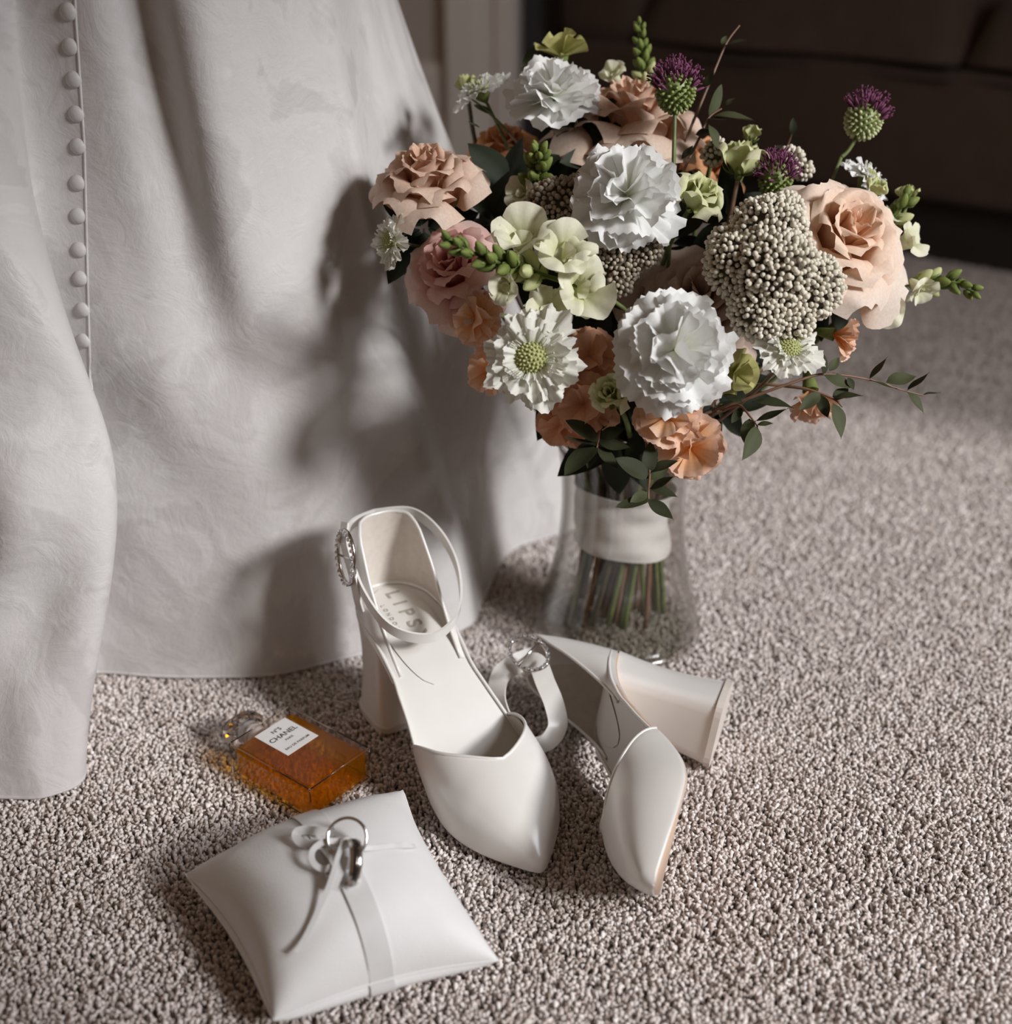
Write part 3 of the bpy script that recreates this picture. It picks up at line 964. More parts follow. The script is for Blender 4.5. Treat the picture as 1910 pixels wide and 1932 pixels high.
# ------------------------------------------------------------------ ring pillow and rings
def pillow():
    z0 = 0.022
    Bc, Rc, Tc, Lc = G(517, 1925, .016), G(940, 1812, .018), G(760, 1492, .026), G(350, 1650, .024)
    ctr = (Bc + Rc + Tc + Lc) / 4
    t = thing('ring_pillow', 'small white square ring pillow tied with ribbon lying on the carpet', 'pillow', mat4(np.eye(3), (ctr[0], ctr[1], 0)))
    def surf(u, v, sgn=1, off=0.0):
        u0, v0 = np.asarray(u, float), np.asarray(v, float)
        k = 0.10
        uu = u0 * (1 - k * (1 - v0 ** 2) ** 1.2 * np.abs(u0) ** 2)
        vv = v0 * (1 - k * (1 - u0 ** 2) ** 1.2 * np.abs(v0) ** 2)
        a, b = (uu + 1) / 2, (vv + 1) / 2
        P = ((1 - a) * (1 - b))[..., None] * Bc + (a * (1 - b))[..., None] * Rc + (a * b)[..., None] * Tc + ((1 - a) * b)[..., None] * Lc
        e = np.clip((1 - np.abs(u0) ** 2.2) * (1 - np.abs(v0) ** 2.2), 0, 1)
        h = 0.050 * e ** 0.5
        wr = 0.0016 * np.sin(9 * u0 + 4 * v0) * np.exp(-((np.abs(u0) - .8) / .2) ** 2) * e ** .5 + 0.0014 * np.sin(8 * v0 - 5 * u0) * np.exp(-((np.abs(v0) - .8) / .2) ** 2) * e ** .5
        wr = wr - 0.006 * np.exp(-(((u0 + .05) / .10) ** 2 + ((v0 - .18) / .14) ** 2))
        P = P.copy()
        if sgn > 0:
            P[..., 2] += h + wr + off
        else:
            drop = np.minimum(h * 0.60, P[..., 2] - .0005 - 0.004 * (1 - e))
            dd = np.clip(drop / 0.016, 0, 1)[..., None]
            c_ = (Bc + Rc + Tc + Lc) / 4
            P[..., :2] = c_[:2] + (P[..., :2] - c_[:2]) * (1 + .05 * np.sin(dd * PI))
            P[..., 2] -= drop
        return P
    g = np.sin(np.linspace(-1, 1, 61) * PI / 2)
    U, V = np.meshgrid(g, g, indexing='ij')
    mb = MB().grid(surf(U, V, 1)); mb.grid(surf(U, V, -1)[::-1])
    mb.build('cushion', M_pillow, t, world=True)
    ss = np.linspace(-1, 1, 40)
    one = np.ones(40)
    loop = np.concatenate([surf(ss, -one), surf(one, ss)[1:], surf(-ss, one)[1:], surf(-one, -ss)[1:]])
    MB().tube(loop, 0.0009, 6, cap=False).build('seam', M_pillow, t, world=True)
    # wide ribbon across the middle, lower and upper runs, with a folded tab
    def band(v0, v1, u0, wdt, off, n=40):
        vs = np.linspace(v0, v1, n)
        us = u0 + wdt * np.linspace(-.5, .5, 7)
        VV, UU = np.meshgrid(vs, us, indexing='ij')
        return MB().grid(surf(UU, VV, 1, off))
    band(-1, .12, -.015, .215, .0014).build('ribbon_band', M_ribbon, t, world=True, solid=.0009)
    band(.22, .99, -.03, .215, .0014).build('ribbon_band', M_ribbon, t, world=True, solid=.0009)
    VV, UU = np.meshgrid(-1 + .35 * np.linspace(0, 1, 14) ** 2, -.015 + .215 * np.linspace(-.5, .5, 7), indexing='ij')
    lowb = surf(UU, VV, -1)
    lowb[..., 1] -= .0012
    MB().grid(lowb).build('ribbon_band', M_ribbon, t, world=True, solid=.0009)
    tabp = spline([surf(-.02, .06, 1, .004), surf(-.015, -.10, 1, .006), surf(-.01, -.25, 1, .007), surf(-.01, -.30, 1, .004), surf(-.01, -.20, 1, .0025)], 24)
    sdv = surf(.2, -.1) - surf(-.2, -.1)
    MB().grid(strip(tabp, sdv, .0195, 5)).build('ribbon_tab', M_ribbon, t, world=True, solid=0.0006)
    bv = BVHTree.FromPolygons([tuple(p) for p in surf(U, V, 1).reshape(-1, 3)], [(i * 61 + j, (i + 1) * 61 + j, (i + 1) * 61 + j + 1, i * 61 + j + 1) for i in range(60) for j in range(60)])
    def on(x, y, off=0.001):
        hit, n, _, _ = bv.ray_cast(Vector(CAM), Vector(ray(x, y)))
        if hit is None:
            return G(x, y, 0.02)
        return np.array(hit) + np.array([0, 0, 1.0]) * off * .9
    def cord(px, wdt, name='cord_ribbon', sides=None):
        path = spline([on(*p) if len(p) == 3 else on(p[0], p[1]) for p in px], 36)
        tang = np.gradient(path, axis=0)
        sv = np.cross(tang, face(.1, .5, .8))
        MB().grid(strip(path, sv, wdt, 3)).build(name, M_ribbon, t, world=True, solid=0.0004)
    cord([(652, 1612, .014), (640, 1650, .016), (622, 1690, .009), (590, 1750, .004), (572, 1790, .006), (560, 1816, .009)], .0032)
    cord([(660, 1615, .008), (700, 1606, .003), (740, 1600, .002), (780, 1600, .002), (812, 1608, .002)], .0036)
    cord([(650, 1612, .012), (615, 1612, .012), (592, 1625, .010), (594, 1645, .008), (618, 1652, .006), (645, 1630, .010)], .0040, 'bow_loop')
    cord([(648, 1608, .010), (600, 1610, .008), (570, 1600, .005), (560, 1586, .006), (575, 1582, .008), (625, 1590, .010)], .0060, 'bow_loop')
    cord([(652, 1640, .012), (640, 1670, .010), (628, 1694, .008)], .0060, 'ribbon_tail')
    k = on(655, 1612, .011)
    MB().ball(k, (.0045, .0035, .0045), seg=14, rings=8).build('knot', M_ribbon, t, world=True)
    # rings: three separate things resting on / tied to the pillow
    def ring(name, label, c, n, R, w, th, mats, group='rings tied to the pillow'):
        o = thing(name, label, 'ring', mat4(basis(n), c), group)
        prof = [(R - th, -w / 2), (R - th * .2, -w / 2), (R, -w * .3), (R, w * .3), (R - th * .2, w / 2), (R - th, w / 2), (R - th * 1.05, 0), (R - th, -w / 2)]
        MB().lathe(prof, 56).build('band', M_silver, o)
        return o
    c = on(655, 1600, .0135)
    r1 = ring('wedding_ring', 'plain polished silver ring standing tilted at the top of the knot', D(655, 1581, np.dot(c - CAM, FWD) - .002), face(.10, .32, .9), .0138, .0046, .0020, None)
    c2 = D(664, 1629, np.dot(c - CAM, FWD) - .010)
    r2 = ring('wedding_ring', 'silver ring with a dark inlaid band standing on edge', c2, face(-.95, .10, .28), .0155, .0080, .0020, None)
    MB().lathe([(.0155, -.0018), (.01575, -.0016), (.01575, .0016), (.0155, .0018)], 56).build('inlay', M_darkmetal, r2)
    c3 = on(648, 1650, .002)
    n3 = nrm((0.0, -.25, 1))
    r3 = ring('engagement_ring', 'thin ring lined with small clear stones lying flat on the ribbon', c3, n3, .0115, .0016, .0012, None)
    for k in range(22):
        a = 2 * PI * k / 22
        o = link_mesh('stone', GEMS, r3, mat4(np.eye(3) * .75, (.0110 * math.cos(a), .0110 * math.sin(a), .0013)))
    inv = np.array(chain(r3).inverted())
    hs = inv[:3, :3] @ (D(657, 1672, np.dot(c3 - CAM, FWD)) + [0, 0, .002]) + inv[:3, 3]
    hs = nrm(hs * [1, 1, 0]) * .0118
    link_mesh('centre_stone', GEMS, r3, mat4(np.eye(3) * 2.2, hs + [0, 0, .003]))
pillow()

# ------------------------------------------------------------------ vase
AX, AY = 0.108, 1.012
def vase():
    t = thing('glass_vase', 'clear glass vase with flared foot holding the bouquet stems', 'vase', mat4(np.eye(3), (AX, AY, 0)))
    z = np.array([.004, .008, .015, .03, .05, .07, .09, .11, .13, .15, .17, .185, .197])
    r = np.array([.0755, .0780, .0782, .0750, .0690, .0645, .0605, .0580, .0568, .0568, .0580, .0598, .0620])
    zs = np.linspace(z[0], z[-1], 40)
    rs = np.interp(zs, z, r)
    rs = np.convolve(np.concatenate([[rs[0]] * 2, rs, [rs[-1]] * 2]), np.ones(5) / 5, 'valid')
    prof = [(rr, zz) for rr, zz in zip(rs, zs)]
    inner = [(rr - .0028, zz) for rr, zz in zip(rs[::-1], zs[::-1]) if zz > .012]
    MB().lathe(prof, 72).build('wall', M_vase, t)
    MB().lathe(inner, 72).build('inner_wall', M_vase, t)
    th = np.linspace(0, 2 * PI, 73)
    MB().tube(np.stack([np.cos(th) * .0606, np.sin(th) * .0606, np.full(73, .197)], 1), .0016, 8, cap=False).build('rim', M_vasebase, t)
    MB().tube(np.stack([np.cos(th) * .0768, np.sin(th) * .0768, np.full(73, .0055)], 1), .0042, 10, cap=False).build('foot_rim', M_vase, t)
    MB().lathe([(0, .0005), (.055, .0005), (.070, .002), (.0732, .005), (.0725, .010), (.060, .0135), (.03, .012), (0, .011)], 64).build('base', M_vasefoot, t)
vase()
BIND_Z0, BIND_Z1 = .094, .156
def wrap():
    mb = MB()
    n, m = 72, 26
    th = np.linspace(0, 2 * PI, n, endpoint=False)
    zz = np.linspace(0, 1, m)
    T, Z = np.meshgrid(th, zz, indexing='ij')
    fold = 0.0005 * np.sin(Z * 21 + 1.6 * np.sin(T * 2 + 1)) + 0.0012 * np.sin(Z * 6 + 1.4 * np.sin(T + 2)) + 0.0006 * np.sin(Z * 13 - 3 * T) + .0008 * np.sin(5 * T + 9 * Z)
    R = .0450 - .002 * np.sin(Z * PI) + fold + .0018 * (Z > .93)
    tilt = 0.006 * np.cos(T - 3.6)
    P = np.stack([R * np.cos(T), R * np.sin(T), BIND_Z0 + (BIND_Z1 - BIND_Z0) * Z + tilt * (1 - .3 * Z)], -1)
    o = mb.grid(P, close=True).build('ribbon_wrap', M_wrap, None, solid=.0008)
    o.location = (AX, AY, 0)
    tag(o, 'white satin ribbon wrapped around the bouquet stems', 'ribbon')
wrap()

# ------------------------------------------------------------------ flowers
STEM_K = [0]
def stem(t, c, ax, R, m=None, rad=.0024, start=None):
    """stalk from the bloom down through the binding to its cut end, in the thing's local space."""
    k = STEM_K[0]
    STEM_K[0] += 1
    p0 = (c - ax * R * .45) if start is None else start
    d = p0[:2] - np.array([AX, AY])
    a = math.atan2(d[1], d[0]) + RNG.normal(0, .25)
    rr = .0385 * math.sqrt((k * 0.618034) % 1.0)
    bx = np.array([AX + rr * math.cos(a), AY + rr * math.sin(a), .150])
    bot = np.array([AX + (rr * 1.05 + .004) * math.cos(a - .5), AY + (rr * 1.05 + .004) * math.sin(a - .5), .020 + .018 * RNG.random()])
    L = np.linalg.norm(p0 - bx)
    up = nrm(np.array([d[0] * .65, d[1] * .65, .25]))
    path = np.concatenate([bezier(p0, p0 - ax * L * .35, bx + up * L * .4, bx, 14), bezier(bx, bx - up * .03, bot + (bx - bot) * .35, bot, 8)[1:]])
    r = np.full(len(path), rad) * np.linspace(.8, 1.15, len(path))
    m = m or (M_stem, M_stem, M_stemdark, M_stembrown)[k % 4]
    return MB().tube(path, r, 7).build('stem', m, t, world=True)
def sepals(t, R, n=5, m=None, z=-.5, L=.5):
    for k in range(n):
        a = 2 * PI * k / n + .3
        us, vs = np.linspace(-1, 1, 5), np.linspace(0, 1, 6)
        P = np.zeros((5, 6, 3))
        for i, u in enumerate(us):
            for j, v in enumerate(vs):
                r = R * (.10 + L * math.sin(v * 1.4))
                an = a + u * .45 * (1 - v) ** .8
                P[i, j] = (r * math.cos(an), r * math.sin(an), R * (z + .30 * v * v + .05 * u * u))
        MB().grid(P).build('sepal', m or M_sepal, t)

def rose(label, x, y, Rpx, d, fc, m, N=26, seed=1, open_=1.0, twist=0.0, name='rose', group='roses of the bouquet', flat=1.0, outer=1.0, sep=True):
    rg = np.random.default_rng(seed)
    c = D(x, y, d)
    ax = face(*fc)
    R = Rpx * d / FPX
    t = thing(name, label, 'flower', mat4(basis(ax, twist), c), group)
    nu, nv = 13, 14
    us = np.linspace(-1, 1, nu)
    vs = 1 - (1 - np.linspace(0, 1, nv)) ** 1.35
    U, Vv = np.meshgrid(us, vs, indexing='ij')
    for i in range(N):
        q = i / (N - 1)
        th = i * 2.39996 + rg.normal(0, .12)
        ri = R * (.07 + .50 * q ** 1.15)
        a = math.radians(118 - 66 * q + rg.normal(0, 4))
        Hh = R * (.62 - .02 * q - .66 * flat * q ** 2.2 + rg.normal(0, .02))
        lip = R * (.02 + .34 * outer * q ** 1.6) * open_
        zb = -.55 * R
        b0, b1, b2, b3 = (.05 * R, zb), (ri * 1.25 + .05 * R, zb + .02 * R), (ri * (1 + .1 * q), Hh * .55 + .25 * zb * (1 - q)), (ri + lip, Hh)
        s = Vv
        pr = (1 - s) ** 3 * b0[0] + 3 * (1 - s) ** 2 * s * b1[0] + 3 * (1 - s) * s ** 2 * b2[0] + s ** 3 * b3[0]
        pz = (1 - s) ** 3 * b0[1] + 3 * (1 - s) ** 2 * s * b1[1] + 3 * (1 - s) * s ** 2 * b2[1] + s ** 3 * b3[1]
        # rolled lip
        k = np.clip((Vv - .74) / .26, 0, 1) ** 1.6
        roll = (.05 + .20 * q ** .8) * (.75 + .5 * rg.random())
        eb = np.clip((np.abs(U) - .55) / .45, 0, 1) ** 1.8 * np.clip((Vv - .35) / .4, 0, 1)
        k = np.maximum(k, eb * .9)
        pr = pr + R * roll * k * (.8 + .35 * np.abs(U) ** 1.5)
        pz = pz - R * roll * (.35 + .75 * q) * k * (.55 + .5 * np.abs(U) ** 2)
        # shape: shoulders drop away from the middle, slight point
        pz = pz - R * (.05 + .08 * q) * np.abs(U) ** 2.6 * Vv
        pr = pr + R * .09 * q * np.abs(U) ** 3 * Vv
        pt = np.exp(-(U / .16) ** 2) * k
        pr = pr + R * .07 * q * pt
        pr = pr + R * .022 * np.sin(U * 4 + rg.random() * 6) * Vv * (.4 + q) + R * .012 * np.sin(U * 9 + rg.random() * 6) * k
        pz = pz + R * .020 * np.sin(U * 5 + rg.random() * 6) * Vv
        wd = np.sqrt(np.clip(Vv, 0.02, 1)) * np.sqrt(1 - .93 * np.clip((Vv - .52) / .48, 0, 1) ** 2.4)
        an = th + U * a * wd
        P = np.stack([pr * np.cos(an), pr * np.sin(an), pz], -1)
        mb = MB().grid(P, UV=np.stack([U * .5 + .5, Vv * (.55 + .45 * q)], -1))
        mb.build('petal', m, t, sub=0)
    if sep:
        sepals(t, R, 5, None, -.60, .55)
        MB().ball((0, 0, -.6 * R), (.16 * R, .16 * R, .2 * R)).build('hip', M_sepal, t)
    stem(t, c, ax, R * 1.3)
    return t

def fan(R, base, az, tilt, fan_a, L, ruff, kf, ph, bend, zig, nu=19, nv=7, lobes=0, rnd=.10):
    """one ruffled fan petal."""
    us, vs = np.linspace(-1, 1, nu), np.linspace(0, 1, nv)
    P = np.zeros((nu, nv, 3))
    er = np.array([math.cos(az), math.sin(az), 0]); et = np.array([-math.sin(az), math.cos(az), 0]); ez = np.array([0, 0, 1.0])
    path = [np.array(base, float)]
    dirs = []
    for j in range(nv):
        a = tilt + bend * (vs[j] - .3)
        dirs.append((math.sin(a) * er + math.cos(a) * ez, math.cos(a) * er - math.sin(a) * ez))
        if j:
            path.append(path[-1] + dirs[j][0] * L / (nv - 1))
    for i, u in enumerate(us):
        for j, v in enumerate(vs):
            dr, nn = dirs[j]
            w = math.sin(u * fan_a) * L * v ** .9
            back = (1 - math.cos(u * fan_a)) * L * v * .8
            zz = 0
            if j == nv - 1:
                zz = zig * L * (1 if i % 2 else -1)
            if lobes:
                zz += L * .10 * v * math.cos(u * PI * lobes / 1.0) * v
            zz -= L * rnd * abs(u) ** 3 * v
            rf = ruff * L * v ** 1.6 * (math.sin(u * kf + ph) + .35 * math.sin(u * kf * 2.1 + ph * 2))
            P[i, j] = path[j] + et * w - dr * back + dr * zz + nn * rf
    return P

def carnation(label, x, y, Rpx, d, fc, m, N=34, seed=1, name='carnation', group='carnations of the bouquet', twist=0., tmax=1.75, ruff=.135, zig=.028, fa=.70, kf=5.2, sep=True, tmin=.05, pw=.62):
    rg = np.random.default_rng(seed)
    c = D(x, y, d)
    ax = face(*fc)
    R = Rpx * d / FPX
    t = thing(name, label, 'flower', mat4(basis(ax, twist), c), group)
    for i in range(N):
        q = (i + .5) / N
        az = i * 2.39996 + rg.normal(0, .15)
        tilt = tmin + (tmax - tmin) * q ** pw + rg.normal(0, .10)
        L = R * (.80 + .26 * q) * (1 + rg.normal(0, .05))
        base = (0, 0, -.22 * R - .15 * R * q)
        P = fan(R, base, az, tilt, fa * (1 + rg.normal(0, .1)), L, ruff * (1 + rg.normal(0, .2)), kf + rg.normal(0, .8), rg.random() * 6.28, .35 + rg.normal(0, .15), zig)
        MB().grid(P).build('petal', m, t)
    if sep:
        MB().lathe([(.02 * R, -.95 * R), (.14 * R, -.85 * R), (.20 * R, -.5 * R), (.24 * R, -.25 * R)], 12).build('calyx', M_sepal, t)
    stem(t, c, ax, R * 1.7)
    return t

def scabiosa(label, x, y, Rpx, d, fc, seed=1, twist=0., dome=.33, n_out=15, m=None, pin=True):
    rg = np.random.default_rng(seed)
    c = D(x, y, d)
    ax = face(*fc)
    R = Rpx * d / FPX
    t = thing('scabiosa', label, 'flower', mat4(basis(ax, twist), c), 'scabiosas of the bouquet')
    m = m or M_scab
    for ringi, (n, L, tilt, off) in enumerate(((n_out, .74, 1.50, .22), (n_out - 1, .58, 1.28, .20), (n_out, .36, .95, .20))):
        for k in range(n):
            az = 2 * PI * (k + .5 * ringi) / n + rg.normal(0, .09)
            base = (off * R * math.cos(az), off * R * math.sin(az), -.08 * R + .05 * R * ringi)
            P = fan(R, base, az, tilt + rg.normal(0, .12), .44 + rg.normal(0, .05), R * L * (1 + rg.normal(0, .09)), .11, 5.5, rg.random() * 6.28, .3 + rg.normal(0, .25), .02, nu=15, nv=6, lobes=1.5)
            MB().grid(P).build('petal', m, t)
    dm = MB().ball((0, 0, -.02 * R), (dome * R, dome * R, dome * .75 * R), seg=20, rings=10).build('pincushion', M_pin, t)
    if pin:
        mb = MB()
        for k in range(95):
            z = 1 - .85 * k / 95
            rr = math.sqrt(1 - z * z)
            a = k * 2.39996
            p = np.array([rr * math.cos(a) * dome, rr * math.sin(a) * dome, z * dome * .75 - .02]) * R
            mb.ball(p, (.030 * R, .030 * R, .045 * R), nrm(p), seg=6, rings=3)
        o = mb.build('floret_knobs', petal_mat('floret_knob', (0.40, 0.43, 0.16), (0.55, 0.57, 0.27), .1, .05), t)
        o['kind'] = 'stuff'
        mb = MB()
        for k in range(26):
            a = rg.random() * 6.28
            r0 = R * (dome * .9)
            p = np.array([math.cos(a) * r0, math.sin(a) * r0, .02 * R])
            q_ = np.array([math.cos(a) * r0 * 1.5, math.sin(a) * r0 * 1.5, R * (.26 + .06 * rg.random())])
            mb.tube([p, (p + q_) / 2 + [0, 0, .03 * R], q_], .0003, 4)
            mb.ball(q_, .0007, seg=5, rings=3)
        o = mb.build('stamens', M_scab, t)
        o['kind'] = 'stuff'
    MB().lathe([(.02 * R, -.5 * R), (.2 * R, -.3 * R), (.34 * R, -.1 * R)], 12).build('calyx', M_sepal, t)
    stem(t, c, ax, R * 1.0, rad=.0017)
    return t

def bud_mesh(L, r, m_tip=.0):
    prof = [(0.0, 0), (r * .55, L * .05), (r * .95, L * .25), (r, L * .42), (r * .82, L * .66), (r * .5, L * .86), (r * .18, L * .97), (0, L)]
    return prof

def add_bud(t, p, ax, L, r, m=None, sep=True, world_inv=None):
    """bud + two clasping sepals, given in world, stored in the thing."""
    M = chain(t).inverted() @ mat4(basis(ax, RNG.random() * 6), p)
    me = MB().lathe(bud_mesh(L, r), 9).mesh('bud')
    me.materials.append(m or M_bud)
    o = link_mesh('bud', me, t, M)
    if sep:
        mb = MB()
        for k in range(3):
            a = k * 2.094
            us, vs = np.linspace(-1, 1, 3), np.linspace(0, 1, 4)
            P = np.array([[((r * (.5 + .65 * math.sin(v * 2.4))) * math.cos(a + u * .6 * (1 - v)), (r * (.5 + .65 * math.sin(v * 2.4))) * math.sin(a + u * .6 * (1 - v)), L * .55 * v) for v in vs] for u in us])
            mb.grid(P)
        me2 = mb.mesh('bud_sepals')
        me2.materials.append(M_sepal)
        link_mesh('bud_sepals', me2, o)
    return o

def floret(t, p, ax, R, m=None, seed=0, n=6):
    """open snapdragon floret: a tube with ruffled lobes."""
    rg = np.random.default_rng(seed)
    M = chain(t).inverted() @ mat4(basis(ax, rg.random() * 6), p)
    mb = MB()
    mb.lathe([(.12 * R, -.8 * R), (.26 * R, -.5 * R), (.34 * R, -.1 * R), (.40 * R, .05 * R)], 12)
    me = mb.mesh('throat_tube')
    me.materials.append(m or M_cream)
    o = link_mesh('floret', me, t, M)
    for k in range(n):
        az = 2 * PI * k / n + rg.normal(0, .15)
        P = fan(R, (.26 * R * math.cos(az), .26 * R * math.sin(az), -.12 * R), az, .55 + rg.normal(0, .2), .72, R * .92 * (1 + rg.normal(0, .12)), .13, 3.6, rg.random() * 6, 1.5 + rg.normal(0, .5), .0, nu=13, nv=8, rnd=.30)
        me = MB().grid(P).mesh('lobe')
        me.materials.append(m or M_cream)
        link_mesh('petal', me, o)
    for k in range(2):
        P = fan(R, (0, 0, -.3 * R), rg.random() * 6, .25, .6, R * .6, .12, 4.0, rg.random() * 6, .5, .0, nu=9, nv=5)
        me = MB().grid(P).mesh('lobe')
        me.materials.append(m or M_cream)
        link_mesh('petal', me, o)
    return o

def snapdragon(label, spine_px, buds, florets, seed=1, pale=0):
    """spine_px: [(x,y,depth)...] base->tip; buds: number, florets: [(x,y,depth,Rpx,facing)]."""
    rg = np.random.default_rng(seed)
    sp = spline([D(*p) for p in spine_px], 40)
    t = thing('snapdragon', label, 'flower', mat4(np.eye(3), sp[0]), 'snapdragons of the bouquet')
    MB().tube(sp, np.linspace(.0022, .0009, 40), 7).build('spike', M_bud, t, world=True)
    nb, lo, hi, Lb, Ls = buds
    for k in range(nb):
        f = lo + (hi - lo) * (k / max(1, nb - 1))
        i = min(38, int(f * 39))
        p = sp[i]
        tg = nrm(sp[i + 1] - sp[i])
        a = k * 2.39996 + seed
        B = basis(tg)
        out = B[:, 0] * math.cos(a) + B[:, 1] * math.sin(a)
        g = 1 - (f - lo) / (hi - lo + 1e-6)
        L = Ls + (Lb - Ls) * g
        add_bud(t, p + out * .002, nrm(out * (.35 + .55 * g) + tg * .8), L, L * .30, M_budpale if (g > .72 and pale) else M_bud, sep=L > .010)
    for k, (x, y, d, Rp, fc) in enumerate(florets):
        floret(t, D(x, y, d), face(*fc), Rp * d / FPX, None, seed * 17 + k)
    stem(t, sp[0], nrm(sp[1] - sp[0]), 0, m=M_stem, rad=.0020, start=sp[0])
    return t

def leaf_mesh(name, m, wr=.42, fold=.18, tip=.8, curl=.12, n=9):
    us, vs = np.linspace(-1, 1, 5), np.linspace(0, 1, n)
    P = np.zeros((5, n, 3))
    for i, u in enumerate(us):
        for j, v in enumerate(vs):
            w = wr * .5 * math.sin(PI * v ** tip) ** .85 if 0 < v < 1 else 0
            P[i, j] = (u * w, v, fold * abs(u) * w - curl * v * v + .02 * math.sin(v * 7 + u))
    me = MB().grid(P).mesh(name)
    me.materials.append(m)
    return me
LEAF_D = [leaf_mesh('leaf', M_leaf, .52, .25, .85, .10), leaf_mesh('leaf', M_leaf, .44, .15, .8, -.08)]
LEAF_M = [leaf_mesh('leaf', M_leaf2, .52, .2, .85, .08), leaf_mesh('leaf', M_leaf2, .46, .3, .8, .15)]
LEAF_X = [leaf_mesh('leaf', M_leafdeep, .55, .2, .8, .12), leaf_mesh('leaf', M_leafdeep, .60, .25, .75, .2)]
def add_leaf(t, a, b, nrm_dir, mesh, wscale=1.0):
    """leaf from a (base) to b (tip), blade facing nrm_dir (world)."""
    y = b - a
    L = np.linalg.norm(y)
    y = y / L
    z = np.asarray(nrm_dir, float)
    z = nrm(z - y * np.dot(z, y))
    x = np.cross(y, z)
    B = np.stack([x * L * wscale, y * L, z * L], 1)
    return link_mesh('leaf', mesh, t, chain(t).inverted() @ mat4(B, a))
def sprig(label, stem_px, leaves, name='eucalyptus_sprig', deep=0, m=None, group='leafy sprigs of the bouquet', long=True):
    """stem_px [(x,y,depth)], leaves [(x0,y0,x1,y1,depth0,depth1,kind,facing)]."""
    sp = spline([D(*p) for p in stem_px], 30)
    t = thing(name, label, 'foliage', mat4(np.eye(3), sp[0]), group)
    MB().tube(sp, np.linspace(.0014, .0006, 30), 6).build('twig', m or M_stembrown, t, world=True)
    for k, (x0, y0, x1, y1, d0, d1, kd, fc) in enumerate(leaves):
        me = (LEAF_D, LEAF_M, LEAF_X)[kd][k % 2]
        add_leaf(t, D(x0, y0, d0), D(x1, y1, d1), face(*fc), me)
    if long:
        stem(t, sp[0], nrm(sp[1] - sp[0]), 0, m=M_stembrown, rad=.0015, start=sp[0])
    return t

# --- roses
rose('dusky blush rose at the bouquet\u2019s upper left corner above the pink rose'.replace('\u2019', "'"), 806, 338, 104, .965, (-.12, .72, .66), M_rose, 30, 3, 1.0, .4)
rose('pink rose with a deep pink heart behind the green snapdragon tip', 856, 503, 98, .945, (-.30, .28, .9), M_rosek, 24, 5, .9, .2)
rose('large peach rose at the bouquet top seen from its side', 1190, 232, 132, 1.03, (.02, .86, .50), M_rose, 30, 8, 1.1, 1.4)
rose('pale peach rose at the right with pointed reflexed petals', 1592, 448, 128, .93, (.28, .32, .9), M_rosep, 26, 12, 1.2, 2.2, outer=1.2, flat=1.15)
rose('mauve beige rose in shade behind the lower white carnation', 1312, 572, 128, .975, (.02, .40, .9), M_rosem, 22, 15, 1.15, .9)
rose('deep orange rose in shade between the blush rose and the green buds', 950, 280, 72, 1.06, (-.1, .6, .7), M_roseo, 18, 21, 1.0, .5)
rose('small peach rose almost hidden behind the green lisianthus buds', 1345, 300, 62, 1.06, (.2, .6, .7), M_roseo, 18, 23, 1.0, 1.5)
# --- carnations
carnation('white carnation at the centre of the bouquet above the brown berries', 1188, 352, 108, .905, (.08, .42, .9), M_white, 28, 31)
carnation('white carnation low at the front of the bouquet over the orange blooms', 1276, 655, 116, .865, (.02, .10, 1), M_white, 30, 34)
carnation('white carnation at the back of the bouquet top beside the olive petals', 1044, 160, 88, 1.0, (-.08, .74, .62), M_white, 24, 37)
# --- scabiosas
scabiosa('cream scabiosa with a round green centre at the lower left front', 1003, 675, 98, .875, (-.08, -.05, 1), 41)
scabiosa('small cream scabiosa tucked under the large pale berry cluster', 1490, 658, 66, .885, (.12, .42, .9), 43, n_out=12)
scabiosa('white scabiosa turned away at the upper left above the blush rose', 905, 168, 60, 1.02, (-.45, .75, .35), 45, n_out=11, m=M_white)
scabiosa('white scabiosa half hidden behind the pale peach rose', 1640, 335, 58, .99, (.55, .55, .45), 47, n_out=11, m=M_white)
scabiosa('dim white scabiosa against the dress below the blush rose', 736, 455, 54, .95, (-.7, -.05, .6), 49, n_out=11, m=M_scab)
# --- lisianthus buds and blooms
lis = dict(name='lisianthus', group='green lisianthus of the bouquet')
rose('pale green lisianthus bud upright beside the purple allium', 1400, 298, 54, .965, (.12, .9, .35), M_lis, 11, 51, .35, .3, flat=.1, outer=.4, **lis)
rose('half open pale green lisianthus right of the centre carnation', 1322, 368, 56, .935, (.42, .50, .75), M_lis, 13, 53, .55, .8, flat=.35, outer=.6, **lis)
rose('greenish lisianthus bud low between the scabiosa and white carnation', 1152, 742, 46, .90, (-.25, .15, .9), M_lis, 11, 55, .5, .8, flat=.2, outer=.5, **lis)
carnation('olive green lisianthus petals at the very top of the bouquet', 1060, 90, 56, 1.03, (0, .85, .45), M_olive, 7, 57, ruff=.16, zig=.0, fa=.8, kf=4, tmax=1.1, **lis)
carnation('yellow green lisianthus petals below the white carnation\'s right edge', 1395, 705, 52, .94, (.5, -.2, .8), M_olive, 8, 58, ruff=.1, zig=.0, fa=.7, kf=4, tmax=1.2, **lis)
rose('small yellow green bud beside the pale peach rose at the far right', 1715, 365, 26, .985, (.15, .95, .2), M_budpale, 7, 59, .25, .3, flat=.0, outer=.2, **lis)
rose('green bud rising behind the pale green lisianthus bud', 1420, 252, 26, 1.0, (.25, .95, .1), M_budpale, 7, 60, .3, .3, flat=.0, outer=.3, **lis)
